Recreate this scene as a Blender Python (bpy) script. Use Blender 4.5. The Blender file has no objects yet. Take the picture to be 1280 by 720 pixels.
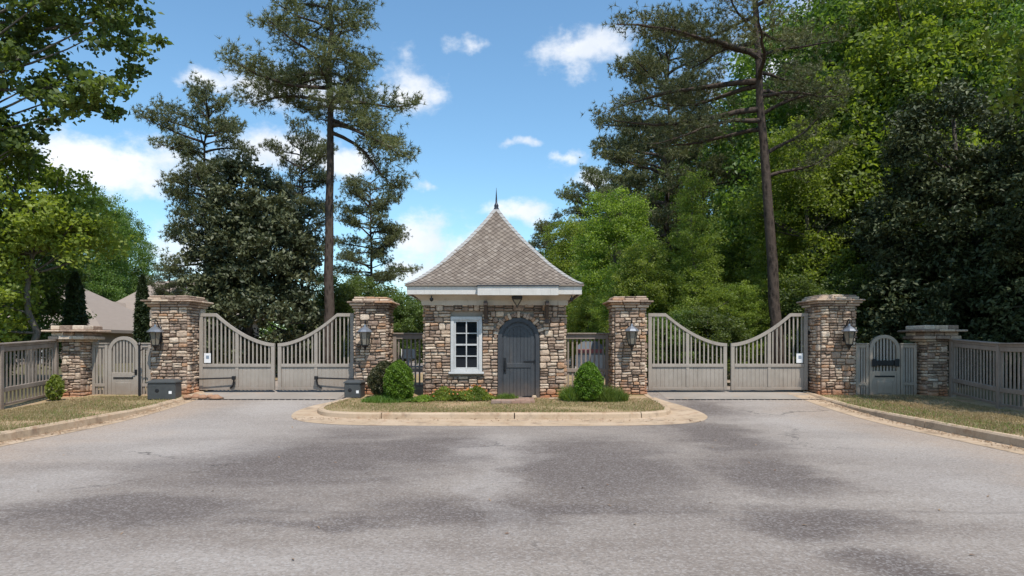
import bpy, math, random
import numpy as np
from mathutils import Vector, Matrix
R = math.radians
rnd = random.Random(7)
rng = np.random.default_rng(11)
SC = bpy.context.scene
COL = SC.collection

# ------------------------------------------------------------------ camera
EYE = 1.6
cam_d = bpy.data.cameras.new('camera'); cam = bpy.data.objects.new('camera', cam_d); COL.objects.link(cam)
cam.location = (0, 0, EYE); cam.rotation_euler = (R(90), 0, 0)
cam_d.lens = 24; cam_d.sensor_width = 36; cam_d.shift_y = 70/1280
cam_d.clip_start = .1; cam_d.clip_end = 3000
SC.camera = cam
SC.view_settings.view_transform = 'Standard'; SC.view_settings.look = 'None'
SC.view_settings.exposure = 0.22; SC.view_settings.gamma = 1
SC.cycles.max_bounces = 6; SC.cycles.diffuse_bounces = 3; SC.cycles.transmission_bounces = 3; SC.cycles.transparent_max_bounces = 6
SC.cycles.use_denoising = True

def P(px, py, d):
    """a point d metres down the road, from where it stands in the photograph (planning aid)"""
    return Vector(((px-640)/853.3*d, d, EYE+(430-py)/853.3*d))

# ------------------------------------------------------------------ node helper
class NT:
    def __init__(s, tree): s.t = tree; s.n = tree.nodes; s.l = tree.links
    def new(s, typ, **kw):
        n = s.n.new(typ)
        for k, v in kw.items():
            if k.startswith('i_'):
                k = k[2:]; k = int(k) if k.isdigit() else k
                s.put(n, k, v)
            else: setattr(n, k, v)
        return n
    def put(s, n, k, v):
        if isinstance(v, bpy.types.NodeSocket): s.l.new(v, n.inputs[k])
        else: n.inputs[k].default_value = v
    def math(s, op, a, b=0.0, c=None, clamp=False):
        n = s.n.new('ShaderNodeMath'); n.operation = op; n.use_clamp = clamp
        s.put(n, 0, a); s.put(n, 1, b)
        if c is not None: s.put(n, 2, c)
        return n.outputs[0]
    def vmath(s, op, a, b=(0,0,0), out=0):
        n = s.n.new('ShaderNodeVectorMath'); n.operation = op
        s.put(n, 0, a); s.put(n, 1, b)
        return n.outputs[out]
    def noise(s, vec, scale, detail=4, rough=.55, out=0, dist=0.0):
        n = s.n.new('ShaderNodeTexNoise'); s.put(n, 'Vector', vec)
        n.inputs['Scale'].default_value = scale; n.inputs['Detail'].default_value = detail
        n.inputs['Roughness'].default_value = rough; n.inputs['Distortion'].default_value = dist
        return n.outputs[out]
    def ramp(s, fac, stops, interp='LINEAR'):
        n = s.n.new('ShaderNodeValToRGB'); n.color_ramp.interpolation = interp
        e = n.color_ramp.elements
        while len(e) < len(stops): e.new(.5)
        for i, (p, c) in enumerate(stops):
            e[i].position = p; e[i].color = (*c, 1) if len(c) == 3 else c
        s.put(n, 0, fac); return n.outputs[0]
    def mix(s, fac, a, b, mode='MIX'):
        n = s.n.new('ShaderNodeMix'); n.data_type = 'RGBA'; n.blend_type = mode
        s.put(n, 0, fac)
        for k, v in ((6, a), (7, b)):
            s.put(n, k, (*v, 1) if isinstance(v, tuple) and len(v) == 3 else v)
        return n.outputs[2]
    def remap(s, v, a, b, c=0.0, d=1.0):
        n = s.n.new('ShaderNodeMapRange'); n.clamp = True; n.interpolation_type = 'SMOOTHSTEP'
        for i, x in enumerate((v, a, b, c, d)): s.put(n, i, x)
        return n.outputs[0]

# ------------------------------------------------------------------ sky and sun
SUN = Vector((.24, -.50, 1)).normalized()
world = bpy.data.worlds.new('World'); SC.world = world; world.use_nodes = True
w = NT(world.node_tree); w.n.clear()
sky = w.new('ShaderNodeTexSky', sky_type='NISHITA', sun_disc=False)
sky.sun_elevation = math.asin(SUN.z); sky.sun_rotation = math.atan2(SUN.x, SUN.y)
sky.air_density = 1.1; sky.dust_density = .1; sky.ozone_density = 3.0
D = w.new('ShaderNodeTexCoord').outputs['Generated']
Dn = w.vmath('NORMALIZE', D)
warp = w.vmath('SUBTRACT', w.noise(Dn, 9, 5, .6, out=1), (.5, .5, .5))
wn = w.n.new('ShaderNodeVectorMath'); wn.operation = 'MULTIPLY_ADD'
w.put(wn, 0, warp); wn.inputs[1].default_value = (.11, .11, .07); w.put(wn, 2, Dn)
Dw = wn.outputs[0]
clouds = [(150,208,.15,.042,1), (60,215,.10,.035,.9), (250,97,.05,.020,.8), (345,110,.085,.03,.9), (412,122,.06,.026,.8), (513,110,.045,.036,.85),
          (355,190,.09,.032,1), (420,205,.055,.028,1), (725,67,.085,.028,.95), (760,62,.05,.026,.8), (540,300,.075,.055,1), (590,325,.08,.05,1), (660,265,.07,.025,.9),
          (655,180,.032,.011,.7), (705,200,.025,.012,.6), (745,225,.03,.018,.7), (585,60,.03,.012,.45), (540,228,.02,.008,.5), (240,310,.10,.06,.6), (1010,70,.16,.07,.8), (560,350,.10,.05,1)]
dirs = []
for px, py, a, b, k in clouds:
    v = Vector(((px-640)/853.3, 1, (430-py)/853.3)); v.normalize(); dirs.append((v, a, b, k))
cr = random.Random(3)
while len(dirs) < 44:      # the same kind of cloud over the rest of the sky
    az = cr.uniform(0, 2*math.pi); el = cr.uniform(.15, .95)
    v = Vector((math.sin(az)*math.cos(el), math.cos(az)*math.cos(el), math.sin(el)))
    if v.y > .45: continue
    a = cr.uniform(.08, .22); dirs.append((v, a, a*.45, cr.uniform(.7, 1)))
acc = None
for v, a, b, k in dirs:
    df = w.vmath('SUBTRACT', Dw, tuple(v))
    df = w.vmath('MULTIPLY', df, (1/a, 1/a, 1/b))
    ln = w.vmath('LENGTH', df, out=1)
    m = w.math('MULTIPLY', w.math('SUBTRACT', 1.0, ln), k)
    acc = m if acc is None else w.math('MAXIMUM', acc, m)
n1 = w.noise(w.vmath('MULTIPLY', Dn, (1, 1, 1.6)), 16, 8, .62)
dens = w.math('ADD', acc, w.math('MULTIPLY', w.math('SUBTRACT', n1, .5), 1.7))
mask = w.remap(dens, -.02, .75)
mask = w.math('MULTIPLY', mask, .93)
shade = w.noise(w.vmath('ADD', Dn, (.0, .0, .03)), 14, 5, .5)
ccol = w.ramp(shade, [(.3, (.80, .84, .90)), (.62, (1, 1, 1))])
ccol = w.mix(1.0, ccol, (9.6, 9.7, 9.9), 'MULTIPLY')
skyc = w.mix(1.0, sky.outputs[0], (1.30, 1.60, 1.62), 'MULTIPLY')
bg = w.new('ShaderNodeBackground', i_0=w.mix(mask, skyc, ccol), i_1=.10)
wo = w.new('ShaderNodeOutputWorld', i_0=bg.outputs[0])

sd = bpy.data.lights.new('sun', 'SUN'); sd.energy = 4.3; sd.angle = R(.53); sd.color = (1, .94, .86)
sun = bpy.data.objects.new('sun', sd); COL.objects.link(sun)
sun.rotation_euler = SUN.to_track_quat('Z', 'Y').to_euler(); sun.location = (10, -20, 40)

# ------------------------------------------------------------------ materials
def material(name, build):
    m = bpy.data.materials.new(name); m.use_nodes = True
    t = NT(m.node_tree); t.n.clear()
    out = t.new('ShaderNodeOutputMaterial')
    sh, disp = build(t)
    t.l.new(sh, out.inputs[0])
    return m
def bsdf(t, col, rough=.7, bump=None, bstr=.3, bdist=.01, metal=0.0, spec=.5):
    b = t.new('ShaderNodeBsdfPrincipled')
    t.put(b, 'Base Color', (*col, 1) if isinstance(col, tuple) and len(col) == 3 else col)
    t.put(b, 'Roughness', rough); b.inputs['Metallic'].default_value = metal
    b.inputs['Specular IOR Level'].default_value = spec
    if bump is not None:
        n = t.new('ShaderNodeBump'); n.inputs['Strength'].default_value = bstr; n.inputs['Distance'].default_value = bdist
        t.put(n, 'Height', bump); t.l.new(n.outputs[0], b.inputs['Normal'])
    return b.outputs[0], None
def wpos(t): return t.new('ShaderNodeNewGeometry').outputs['Position']
def opos(t): return t.new('ShaderNodeTexCoord').outputs['Object']
def sep(t, v): return t.new('ShaderNodeSeparateXYZ', i_0=v).outputs

def paint(name, c1, c2, rough=.55, scale=3.0, spec=.4):
    def f(t):
        p = wpos(t)
        n = t.noise(p, scale, 5, .6); fine = t.noise(t.vmath('MULTIPLY', p, (40, 40, 4)), 1.2, 4)
        c = t.mix(t.remap(n, .3, .7), c1, c2)
        z = sep(t, p)[2]
        dirt = t.math('MULTIPLY', t.remap(t.math('ADD', z, t.math('MULTIPLY', t.noise(p, 5, 4), .5)), 1.05, .45), .45)
        c = t.mix(dirt, c, (.20, .13, .085))
        st_ = t.noise(t.vmath('MULTIPLY', p, (9, 9, .7)), 1.0, 5, .7)
        c = t.mix(t.math('MULTIPLY', t.remap(st_, .52, .75), .38), c, (.13, .105, .085))
        c = t.mix(t.math('MULTIPLY', fine, .22), c, (.12, .10, .09))
        return bsdf(t, c, rough, fine, .15, .004, spec=spec)
    return material(name, f)
M = {}
M['fence'] = paint('fence_stain', (.24, .195, .16), (.32, .265, .22), .8)
M['gate'] = paint('gate_paint', (.345, .30, .25), (.395, .345, .29), .5)
M['gate_grey'] = paint('pedestrian_gate_paint', (.37, .305, .235), (.42, .35, .275), .6)
M['trim'] = paint('trim_paint', (.60, .575, .53), (.66, .635, .59), .5)
M['cream'] = paint('soffit_paint', (.52, .46, .38), (.57, .51, .43), .6)
M['window_paint'] = paint('window_paint', (.50, .51, .50), (.60, .60, .585), .5)
M['door'] = paint('door_paint', (.036, .043, .051), (.052, .060, .068), .42)
M['door_frame'] = paint('door_frame_paint', (.030, .035, .042), (.042, .048, .056), .45)
M['iron'] = material('black_iron', lambda t: bsdf(t, (.018, .018, .02), .45, t.noise(wpos(t), 80, 3), .2, .002, metal=.3))
M['plastic'] = material('dark_plastic', lambda t: bsdf(t, t.mix(t.noise(wpos(t), 8, 4), (.035, .038, .04), (.075, .08, .078)), .5))
M['white'] = material('white_board', lambda t: bsdf(t, (.78, .78, .77), .5))
M['red'] = material('red_print', lambda t: bsdf(t, (.50, .17, .18), .6))
M['grey_print'] = material('grey_print', lambda t: bsdf(t, (.22, .27, .33), .6))
M['lead'] = material('lead', lambda t: bsdf(t, (.045, .05, .062), .45, t.noise(wpos(t), 30, 3), .2, .004, metal=.6))
M['timber_dark'] = material('dark_timber', lambda t: bsdf(t, t.mix(t.noise(t.vmath('MULTIPLY', opos(t), (30, 30, 3)), 1, 4), (.045, .032, .026), (.085, .062, .05)), .7))
M['copper'] = material('aged_hood', lambda t: bsdf(t, t.mix(t.noise(wpos(t), 12, 4), (.16, .17, .19), (.32, .34, .37)), .38, metal=.6))
def glass_mat(name, tint, refl):
    def f(t):
        g = t.new('ShaderNodeBsdfGlossy'); g.inputs['Roughness'].default_value = .05; g.inputs['Color'].default_value = (.9, .95, 1, 1)
        d = t.new('ShaderNodeBsdfDiffuse'); d.inputs['Color'].default_value = (*tint, 1)
        fr = t.new('ShaderNodeFresnel'); fr.inputs[0].default_value = 1.5
        fac = t.math('ADD', fr.outputs[0], refl, clamp=True)
        m = t.new('ShaderNodeMixShader'); t.put(m, 0, fac); t.l.new(d.outputs[0], m.inputs[1]); t.l.new(g.outputs[0], m.inputs[2])
        return m.outputs[0], None
    return material(name, f)
M['pane'] = glass_mat('window_glass', (.008, .011, .015), .0)
M['lamp_glass'] = glass_mat('seeded_glass', (.20, .18, .14), .06)

def stone(t):
    g = t.new('ShaderNodeNewGeometry'); oi = t.new('ShaderNodeObjectInfo')
    r = t.math('FRACT', t.math('ADD', t.math('MULTIPLY', oi.outputs['Random'], 57.31), g.outputs['Random Per Island']))
    p = g.outputs['Position']
    c = t.ramp(r, [(0, (.11, .078, .058)), (.09, (.24, .172, .130)), (.22, (.38, .28, .205)), (.36, (.54, .425, .315)), (.52, (.40, .31, .24)),
                   (.63, (.63, .52, .395)), (.74, (.20, .14, .105)), (.81, (.67, .575, .455)), (.90, (.44, .25, .135)), (1, (.44, .37, .305))], 'CONSTANT')
    n = t.noise(p, 16, 5, .65)
    c = t.mix(t.remap(n, .35, .7), c, t.mix(.55, c, (.50, .40, .31)))
    c = t.mix(t.math('MULTIPLY', t.remap(t.noise(p, 7, 4, .7), .45, .7), .5), c, (.22, .15, .115))
    c = t.mix(1.0, c, (.99, .955, .935), 'MULTIPLY')
    n2 = t.noise(t.vmath('ADD', p, (3, 7, 1)), 30, 4, .6)
    c = t.mix(t.math('MULTIPLY', t.remap(n2, .5, .75), .5), c, (.10, .07, .06))
    z = sep(t, p)[2]
    clay = t.remap(t.math('ADD', z, t.math('MULTIPLY', t.noise(p, 3.3, 4), .7)), 1.0, .55)
    c = t.mix(t.math('MULTIPLY', clay, .85), c, (.42, .18, .085))
    return bsdf(t, c, .88, t.math('ADD', n, t.math('MULTIPLY', t.noise(p, 60, 3), .4)), .5, .012, spec=.25)
M['stone'] = material('fieldstone', stone)
M['mortar'] = material('mortar', lambda t: bsdf(t, t.mix(t.noise(wpos(t), 9, 4), (.27, .215, .165), (.38, .31, .24)), .95, t.noise(wpos(t), 70, 3), .4, .004))
def shingle(t):
    g = t.new('ShaderNodeNewGeometry')
    r = g.outputs['Random Per Island']; p = g.outputs['Position']
    c = t.ramp(r, [(0, (.155, .122, .096)), (.4, (.19, .152, .120)), (.75, (.222, .18, .143)), (1, (.27, .225, .183))])
    c = t.mix(t.math('MULTIPLY', t.noise(p, 2.5, 4), .35), c, (.22, .19, .175))
    return bsdf(t, c, .92, t.noise(p, 120, 3), .5, .003, spec=.2)
M['shingle'] = material('roof_shingle', shingle)
M['hip'] = material('hip_cap', lambda t: bsdf(t, t.mix(t.noise(wpos(t), 14, 3), (.27, .26, .25), (.40, .385, .36)), .9))
def concrete(t):
    p = wpos(t)
    c = t.mix(t.remap(t.noise(p, 1.2, 5, .6), .3, .7), (.42, .31, .205), (.49, .375, .265))
    c = t.mix(t.remap(t.noise(p, 4, 5, .65), .5, .75), c, (.34, .215, .13))
    c = t.mix(t.math('MULTIPLY', t.remap(t.noise(p, 40, 3), .5, .8), .45), c, (.2, .155, .12))
    c = t.mix(t.math('MULTIPLY', t.remap(t.noise(t.vmath('ADD', p, (9, 4, 2)), 2.3, 6, .72), .5, .68), .6), c, (.17, .125, .09))
    return bsdf(t, c, .9, t.noise(p, 90, 3), .4, .004, spec=.25)
M['concrete'] = material('kerb_concrete', concrete)
def brickm(t):
    oi = t.new('ShaderNodeObjectInfo')
    c = t.ramp(oi.outputs['Random'], [(0, (.30, .16, .11)), (.5, (.38, .235, .17)), (1, (.25, .17, .14))])
    return bsdf(t, t.mix(t.math('MULTIPLY', t.noise(wpos(t), 20, 4), .5), c, (.30, .25, .2)), .9, t.noise(wpos(t), 80), .4, .004)
M['brick'] = material('step_brick', brickm)

def asphalt(t):
    p = wpos(t); x, y, z = sep(t, p)
    big = t.noise(t.vmath('MULTIPLY', p, (.28, .8, 1)), 1.0, 6, .62)
    c = t.mix(t.remap(big, .32, .68), (.208, .172, .145), (.29, .249, .213))
    pw = t.n.new('ShaderNodeVectorMath'); pw.operation = 'MULTIPLY_ADD'
    t.put(pw, 0, t.vmath('SUBTRACT', t.noise(p, .9, 6, .68, out=1), (.5, .5, .5))); pw.inputs[1].default_value = (2.2, 1.5, 0); t.put(pw, 2, p)
    # worn / stained patches on the tarmac: (photo px, py, half width, half height in px, strength)
    def patches(lst):
        acc = None
        for px, py, hw, hh, k in lst:
            d = 853.3*EYE/(py-430); x0 = (px-640)/853.3*d
            d1 = 853.3*EYE/max(py-hh-430, 20); d2 = 853.3*EYE/(py+hh-430)
            sx = hw/853.3*d; sy = (d1-d2)/2
            v = t.vmath('SUBTRACT', pw.outputs[0], (x0, d, 0)); v = t.vmath('MULTIPLY', v, (1/sx, 1/sy, 0))
            m = t.math('MULTIPLY', t.math('SUBTRACT', 1.25, t.vmath('LENGTH', v, out=1), clamp=True), k)
            acc = m if acc is None else t.math('MAXIMUM', acc, m)
        return acc
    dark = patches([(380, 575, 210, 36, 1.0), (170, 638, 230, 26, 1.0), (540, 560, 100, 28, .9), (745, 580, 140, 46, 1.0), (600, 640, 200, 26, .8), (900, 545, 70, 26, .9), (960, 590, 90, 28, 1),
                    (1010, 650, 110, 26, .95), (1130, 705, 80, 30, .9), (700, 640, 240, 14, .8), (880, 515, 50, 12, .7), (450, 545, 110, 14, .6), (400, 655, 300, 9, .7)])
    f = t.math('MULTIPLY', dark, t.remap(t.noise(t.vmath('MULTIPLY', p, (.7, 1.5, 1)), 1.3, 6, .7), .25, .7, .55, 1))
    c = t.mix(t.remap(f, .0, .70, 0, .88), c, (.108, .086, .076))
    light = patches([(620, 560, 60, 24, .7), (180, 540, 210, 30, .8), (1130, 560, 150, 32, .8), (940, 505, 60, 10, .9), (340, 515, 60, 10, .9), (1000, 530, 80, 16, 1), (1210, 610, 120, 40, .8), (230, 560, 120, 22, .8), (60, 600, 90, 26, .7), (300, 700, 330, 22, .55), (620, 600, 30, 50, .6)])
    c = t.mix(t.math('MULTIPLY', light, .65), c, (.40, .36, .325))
    # red clay wash along the gutters and by the gates
    ax = t.math('ABSOLUTE', t.math('ADD', x, .22))
    wash = t.math('MULTIPLY', t.remap(t.math('ADD', ax, t.math('MULTIPLY', t.noise(p, .7, 5, .6), 3.2)), 7.2, 9.6), .6)
    c = t.mix(wash, c, (.40, .30, .22))
    sp = t.noise(p, 32, 4, .8); sp2 = t.new('ShaderNodeTexVoronoi', i_Vector=p, i_Scale=52.0).outputs['Color']
    s2 = sep(t, sp2)[0]
    c = t.mix(t.math('MULTIPLY', t.remap(sp, .52, .72), .42), c, (.46, .44, .42))
    c = t.mix(t.math('MULTIPLY', t.remap(sp, .46, .30), .45), c, (.075, .068, .065))
    c = t.mix(t.math('MULTIPLY', t.remap(s2, .6, .95), .22), c, (.50, .48, .46))
    c = t.mix(t.math('MULTIPLY', t.remap(s2, .4, .05), .25), c, (.07, .065, .062))
    seam = t.math('ABSOLUTE', t.math('SUBTRACT', y, t.math('ADD', 6.25, t.math('MULTIPLY', t.noise(t.vmath('MULTIPLY', p, (.5, 0, 0)), 1.0, 5, .6), .5))))
    c = t.mix(t.math('MULTIPLY', t.remap(seam, .07, .01), .22), c, (.10, .085, .078))
    # thin cracks
    vo = t.new('ShaderNodeTexVoronoi', feature='DISTANCE_TO_EDGE', i_Vector=pw.outputs[0], i_Scale=.16)
    cr_ = t.math('MULTIPLY', t.remap(vo.outputs[0], .006, .001), t.remap(t.noise(p, .35, 2), .5, .62))
    c = t.mix(t.math('MULTIPLY', cr_, .7), c, (.05, .045, .042))
    return bsdf(t, c, .93, t.math('ADD', sp, s2), .55, .006, spec=.2)
M['asphalt'] = material('old_asphalt', asphalt)
def slab(t):
    p = wpos(t)
    c = t.mix(t.remap(t.noise(p, .8, 5, .6), .3, .7), (.25, .22, .19), (.31, .275, .24))
    c = t.mix(t.remap(t.noise(p, 2.2, 5, .65), .52, .75), c, (.36, .27, .20))
    return bsdf(t, c, .9, t.noise(p, 60, 3), .4, .004, spec=.2)
M['slab'] = material('threshold_concrete', slab)
def turf(t):
    p = wpos(t)
    n = t.noise(p, 1.1, 6, .65); f = t.noise(p, 28, 4, .7)
    c = t.ramp(n, [(.28, (.19, .165, .065)), (.44, (.29, .22, .115)), (.56, (.38, .27, .165)), (.72, (.42, .27, .17))])
    c = t.mix(t.remap(t.noise(t.vmath('ADD', p, (5, 1, 0)), .8, 6, .75), .52, .64), c, (.36, .225, .135))
    c = t.mix(t.math('MULTIPLY', t.remap(f, .5, .72), .5), c, (.46, .37, .25))
    c = t.mix(t.math('MULTIPLY', t.remap(f, .45, .3), .6), c, (.075, .065, .035))
    return bsdf(t, c, .98, f, .6, .02, spec=.1)
M['turf'] = material('dry_turf', turf)
M['forest_floor'] = material('forest_floor', lambda t: bsdf(t, t.mix(t.noise(wpos(t), .5, 6, .65), (.07, .075, .03), (.17, .13, .075)), .98, t.noise(wpos(t), 12), .6, .03, spec=.1))
def bark(name, a, b, sc):
    def f(t):
        p = opos(t); v = t.new('ShaderNodeTexVoronoi', i_Vector=t.vmath('MULTIPLY', p, (1, 1, .35)), i_Scale=sc)
        n = t.noise(p, sc*1.5, 5, .7)
        h = t.math('ADD', v.outputs[0], t.math('MULTIPLY', n, .6))
        return bsdf(t, t.mix(t.remap(h, .3, .9), a, b), .95, h, .9, .03, spec=.15)
    return material(name, f)
M['pine_bark'] = bark('pine_bark', (.026, .020, .017), (.082, .062, .050), 9)
M['bark'] = bark('grey_bark', (.06, .05, .04), (.15, .13, .11), 14)

def leafmat(name, c_dark, c_light, trans=.35, tcol=None, rough=.5, spec=.4):
    def f(t):
        a = t.new('ShaderNodeAttribute', attribute_name='tint').outputs['Fac']
        oi = t.new('ShaderNodeObjectInfo').outputs['Random']
        c = t.mix(a, c_dark, c_light)
        hs = t.new('ShaderNodeHueSaturation'); t.put(hs, 'Color', c)
        t.put(hs, 'Hue', t.math('ADD', .488, t.math('MULTIPLY', oi, .024)))
        t.put(hs, 'Value', t.math('ADD', .85, t.math('MULTIPLY', oi, .3)))
        b = t.new('ShaderNodeBsdfPrincipled'); t.l.new(hs.outputs[0], b.inputs['Base Color']); b.inputs['Roughness'].default_value = rough
        b.inputs['Specular IOR Level'].default_value = spec
        tr = t.new('ShaderNodeBsdfTranslucent'); t.put(tr, 0, t.mix(1.0, hs.outputs[0], (*(tcol or (1.5, 1.6, .6)),), 'MULTIPLY'))
        m = t.new('ShaderNodeMixShader'); m.inputs[0].default_value = trans
        t.l.new(b.outputs[0], m.inputs[1]); t.l.new(tr.outputs[0], m.inputs[2])
        return m.outputs[0], None
    return material(name, f)
M['leaf_bright'] = leafmat('bright_leaf', (.108, .160, .028), (.275, .335, .066), .46)
M['leaf_mid'] = leafmat('mid_leaf', (.070, .122, .028), (.172, .248, .060), .44)
M['leaf_deep'] = leafmat('deep_leaf', (.060, .092, .026), (.145, .195, .050), .40)
M['leaf_magnolia'] = leafmat('magnolia_leaf', (.036, .052, .021), (.185, .205, .105), .15, (1.2, 1.2, .6), .5, .35)
M['leaf_dark_magnolia'] = leafmat('bronze_evergreen_leaf', (.028, .042, .016), (.125, .140, .060), .12, (1.2, 1.1, .6), .55, .3)  # darker, browner green for the right-hand magnolias
M['needle'] = leafmat('pine_needle', (.066, .084, .038), (.20, .21, .095), .27, (1.3, 1.3, .6), .5)
M['shrub'] = leafmat('shrub_leaf', (.07, .14, .014), (.15, .27, .025), .3)
M['shrub_dark'] = leafmat('dark_shrub_leaf', (.035, .045, .016), (.09, .085, .035), .2)
M['cypress'] = leafmat('cypress_leaf', (.020, .036, .014), (.05, .075, .022), .15)
M['flower'] = leafmat('flower', (.34, .07, .03), (.50, .22, .05), .2, (1, 1, 1))
M['pale_flower'] = leafmat('pale_flower', (.7, .6, .35), (.8, .75, .55), .2, (1, 1, 1))
M['blade'] = leafmat('grass_blade', (.19, .155, .06), (.44, .34, .20), .25, (1.1, 1.1, .7))
M['blade_green'] = leafmat('green_grass_blade', (.07, .13, .02), (.19, .26, .05), .35)
M['roof_far'] = material('house_roof', lambda t: bsdf(t, t.mix(t.noise(t.vmath('MULTIPLY', wpos(t), (1, 1, 6)), 1.6, 5, .7), (.225, .18, .145), (.31, .25, .203)), .9))
M['wall_far'] = material('house_wall', lambda t: bsdf(t, t.mix(t.noise(wpos(t), 2, 4), (.20, .15, .12), (.30, .235, .19)), .9))

# ------------------------------------------------------------------ mesh helpers
def link(o, parent=None):
    COL.objects.link(o)
    if parent is not None: o.parent = parent
    return o
def tag(o, label=None, cat=None, group=None, kind=None):
    if label: o['label'] = label
    if cat: o['category'] = cat
    if group: o['group'] = group
    if kind: o['kind'] = kind
    return o
def thing(name, label, cat, loc=(0, 0, 0), rz=0, group=None):
    o = bpy.data.objects.new(name, None); o.empty_display_size = .3; link(o)
    o.location = loc; o.rotation_euler = (0, 0, rz)
    return tag(o, label, cat, group)
class MB:
    def __init__(s): s.v = []; s.f = []
    def add(s, vs, fs):
        b = len(s.v); s.v += [tuple(v) for v in vs]; s.f += [tuple(b+i for i in f) for f in fs]; return s
    def box(s, x0, x1, y0, y1, z0, z1, bev=0.0):
        if bev <= 0:
            vs = [(x, y, z) for z in (z0, z1) for x, y in ((x0, y0), (x1, y0), (x1, y1), (x0, y1))]
            return s.add(vs, [(3, 2, 1, 0), (4, 5, 6, 7), (0, 1, 5, 4), (1, 2, 6, 5), (2, 3, 7, 6), (3, 0, 4, 7)])
        b = bev; vs = []
        for z, k in ((z0, b), (z0+b, 0), (z1-b, 0), (z1, b)):
            for x, y in ((x0+b, y0+k), (x1-b, y0+k), (x1-k, y0+b), (x1-k, y1-b), (x1-b, y1-k), (x0+b, y1-k), (x0+k, y1-b), (x0+k, y0+b)):
                vs.append((x, y, z))
        fs = [tuple(range(7, -1, -1)), tuple(range(24, 32))]
        for L in range(3):
            for i in range(8):
                j = (i+1) % 8; fs.append((L*8+i, L*8+j, L*8+8+j, L*8+8+i))
        return s.add(vs, fs)
    def prism(s, prof, y0, y1):
        """outline in x,z pushed from y0 (front) to y1"""
        n = len(prof); vs = [(x, y0, z) for x, z in prof]+[(x, y1, z) for x, z in prof]
        return s.add(vs, [tuple(range(n)), tuple(range(2*n-1, n-1, -1))]+[(i, i+n, (i+1) % n+n, (i+1) % n) for i in range(n)])
    def band(s, outer, inner, y0, y1):
        """strip between two polylines (x,z), with thickness in y"""
        n = len(outer); vs = []
        for (a, b), (c, d) in zip(outer, inner): vs += [(a, y0, b), (c, y0, d), (c, y1, d), (a, y1, b)]
        fs = [(0, 1, 2, 3), (4*n-1, 4*n-2, 4*n-3, 4*n-4)]
        for i in range(n-1):
            for k in range(4):
                k2 = (k+1) % 4; fs.append((4*i+k, 4*i+4+k, 4*i+4+k2, 4*i+k2))
        return s.add(vs, fs)
    def tube(s, pts, rads, n=8, caps=True):
        pts = [Vector(p) for p in pts]
        if not hasattr(rads, '__len__'): rads = [rads]*len(pts)
        vs = []; up = Vector((0, 0, 1))
        T0 = (pts[1]-pts[0]).normalized(); A = T0.cross(Vector((1, 0, 0)) if abs(T0.z) > .9 else up).normalized()
        for i, p in enumerate(pts):
            T = (pts[min(i+1, len(pts)-1)]-pts[max(i-1, 0)]).normalized()
            A = (A-T*A.dot(T)).normalized(); B = T.cross(A)
            for k in range(n):
                a = 2*math.pi*k/n; vs.append(p+(A*math.cos(a)+B*math.sin(a))*rads[i])
        fs = [(i*n+k, i*n+(k+1) % n, (i+1)*n+(k+1) % n, (i+1)*n+k) for i in range(len(pts)-1) for k in range(n)]
        if caps: fs += [tuple(range(n-1, -1, -1)), tuple(range((len(pts)-1)*n, len(pts)*n))]
        return s.add(vs, fs)
    def lathe(s, prof, n=12, c=(0, 0), rot=0.0):
        vs = []
        for r, z in prof:
            for k in range(n):
                a = 2*math.pi*k/n+rot; vs.append((c[0]+r*math.cos(a), c[1]+r*math.sin(a), z))
        L = len(prof)
        fs = [(i*n+k, i*n+(k+1) % n, (i+1)*n+(k+1) % n, (i+1)*n+k) for i in range(L-1) for k in range(n)]
        fs += [tuple(range(n-1, -1, -1)), tuple(range((L-1)*n, L*n))]
        return s.add(vs, fs)
    def mesh(s, name, m):
        me = bpy.data.meshes.new(name); me.from_pydata(s.v, [], s.f)
        if m: me.materials.append(m)
        return me
    def build(s, name, m, parent=None, smooth=False, kind=None):
        me = s.mesh(name, m)
        if smooth: me.polygons.foreach_set('use_smooth', [True]*len(me.polygons))
        o = link(bpy.data.objects.new(name, me), parent)
        if kind: o['kind'] = kind
        return o
def place(name, me, parent, loc=(0, 0, 0), rot=(0, 0, 0), scale=(1, 1, 1)):
    o = bpy.data.objects.new(name, me); link(o, parent); o.location = loc; o.rotation_euler = rot; o.scale = scale
    return o
def fast_mesh(name, V, nper, faces, mat, tint=None, smooth=False):
    """V: (K,nper,3) copies of one small shape; faces: index triples inside the shape"""
    K = V.shape[0]; V = np.ascontiguousarray(V.reshape(-1, 3), dtype=np.float32)
    F = np.array(faces, dtype=np.int32); idx = (np.arange(K, dtype=np.int32)[:, None, None]*nper+F[None]).reshape(-1)
    me = bpy.data.meshes.new(name); me.vertices.add(len(V)); me.vertices.foreach_set('co', V.ravel())
    me.loops.add(len(idx)); me.loops.foreach_set('vertex_index', idx)
    nf = K*len(F); me.polygons.add(nf); me.polygons.foreach_set('loop_start', np.arange(nf, dtype=np.int32)*3)
    me.polygons.foreach_set('loop_total', np.full(nf, 3, dtype=np.int32))
    if smooth: me.polygons.foreach_set('use_smooth', np.ones(nf, dtype=bool))
    me.materials.append(mat)
    if tint is not None:
        at = me.attributes.new('tint', 'FLOAT', 'POINT'); at.data.foreach_set('value', np.repeat(tint.astype(np.float32), nper))
    me.update(); me.validate(); return me

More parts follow.
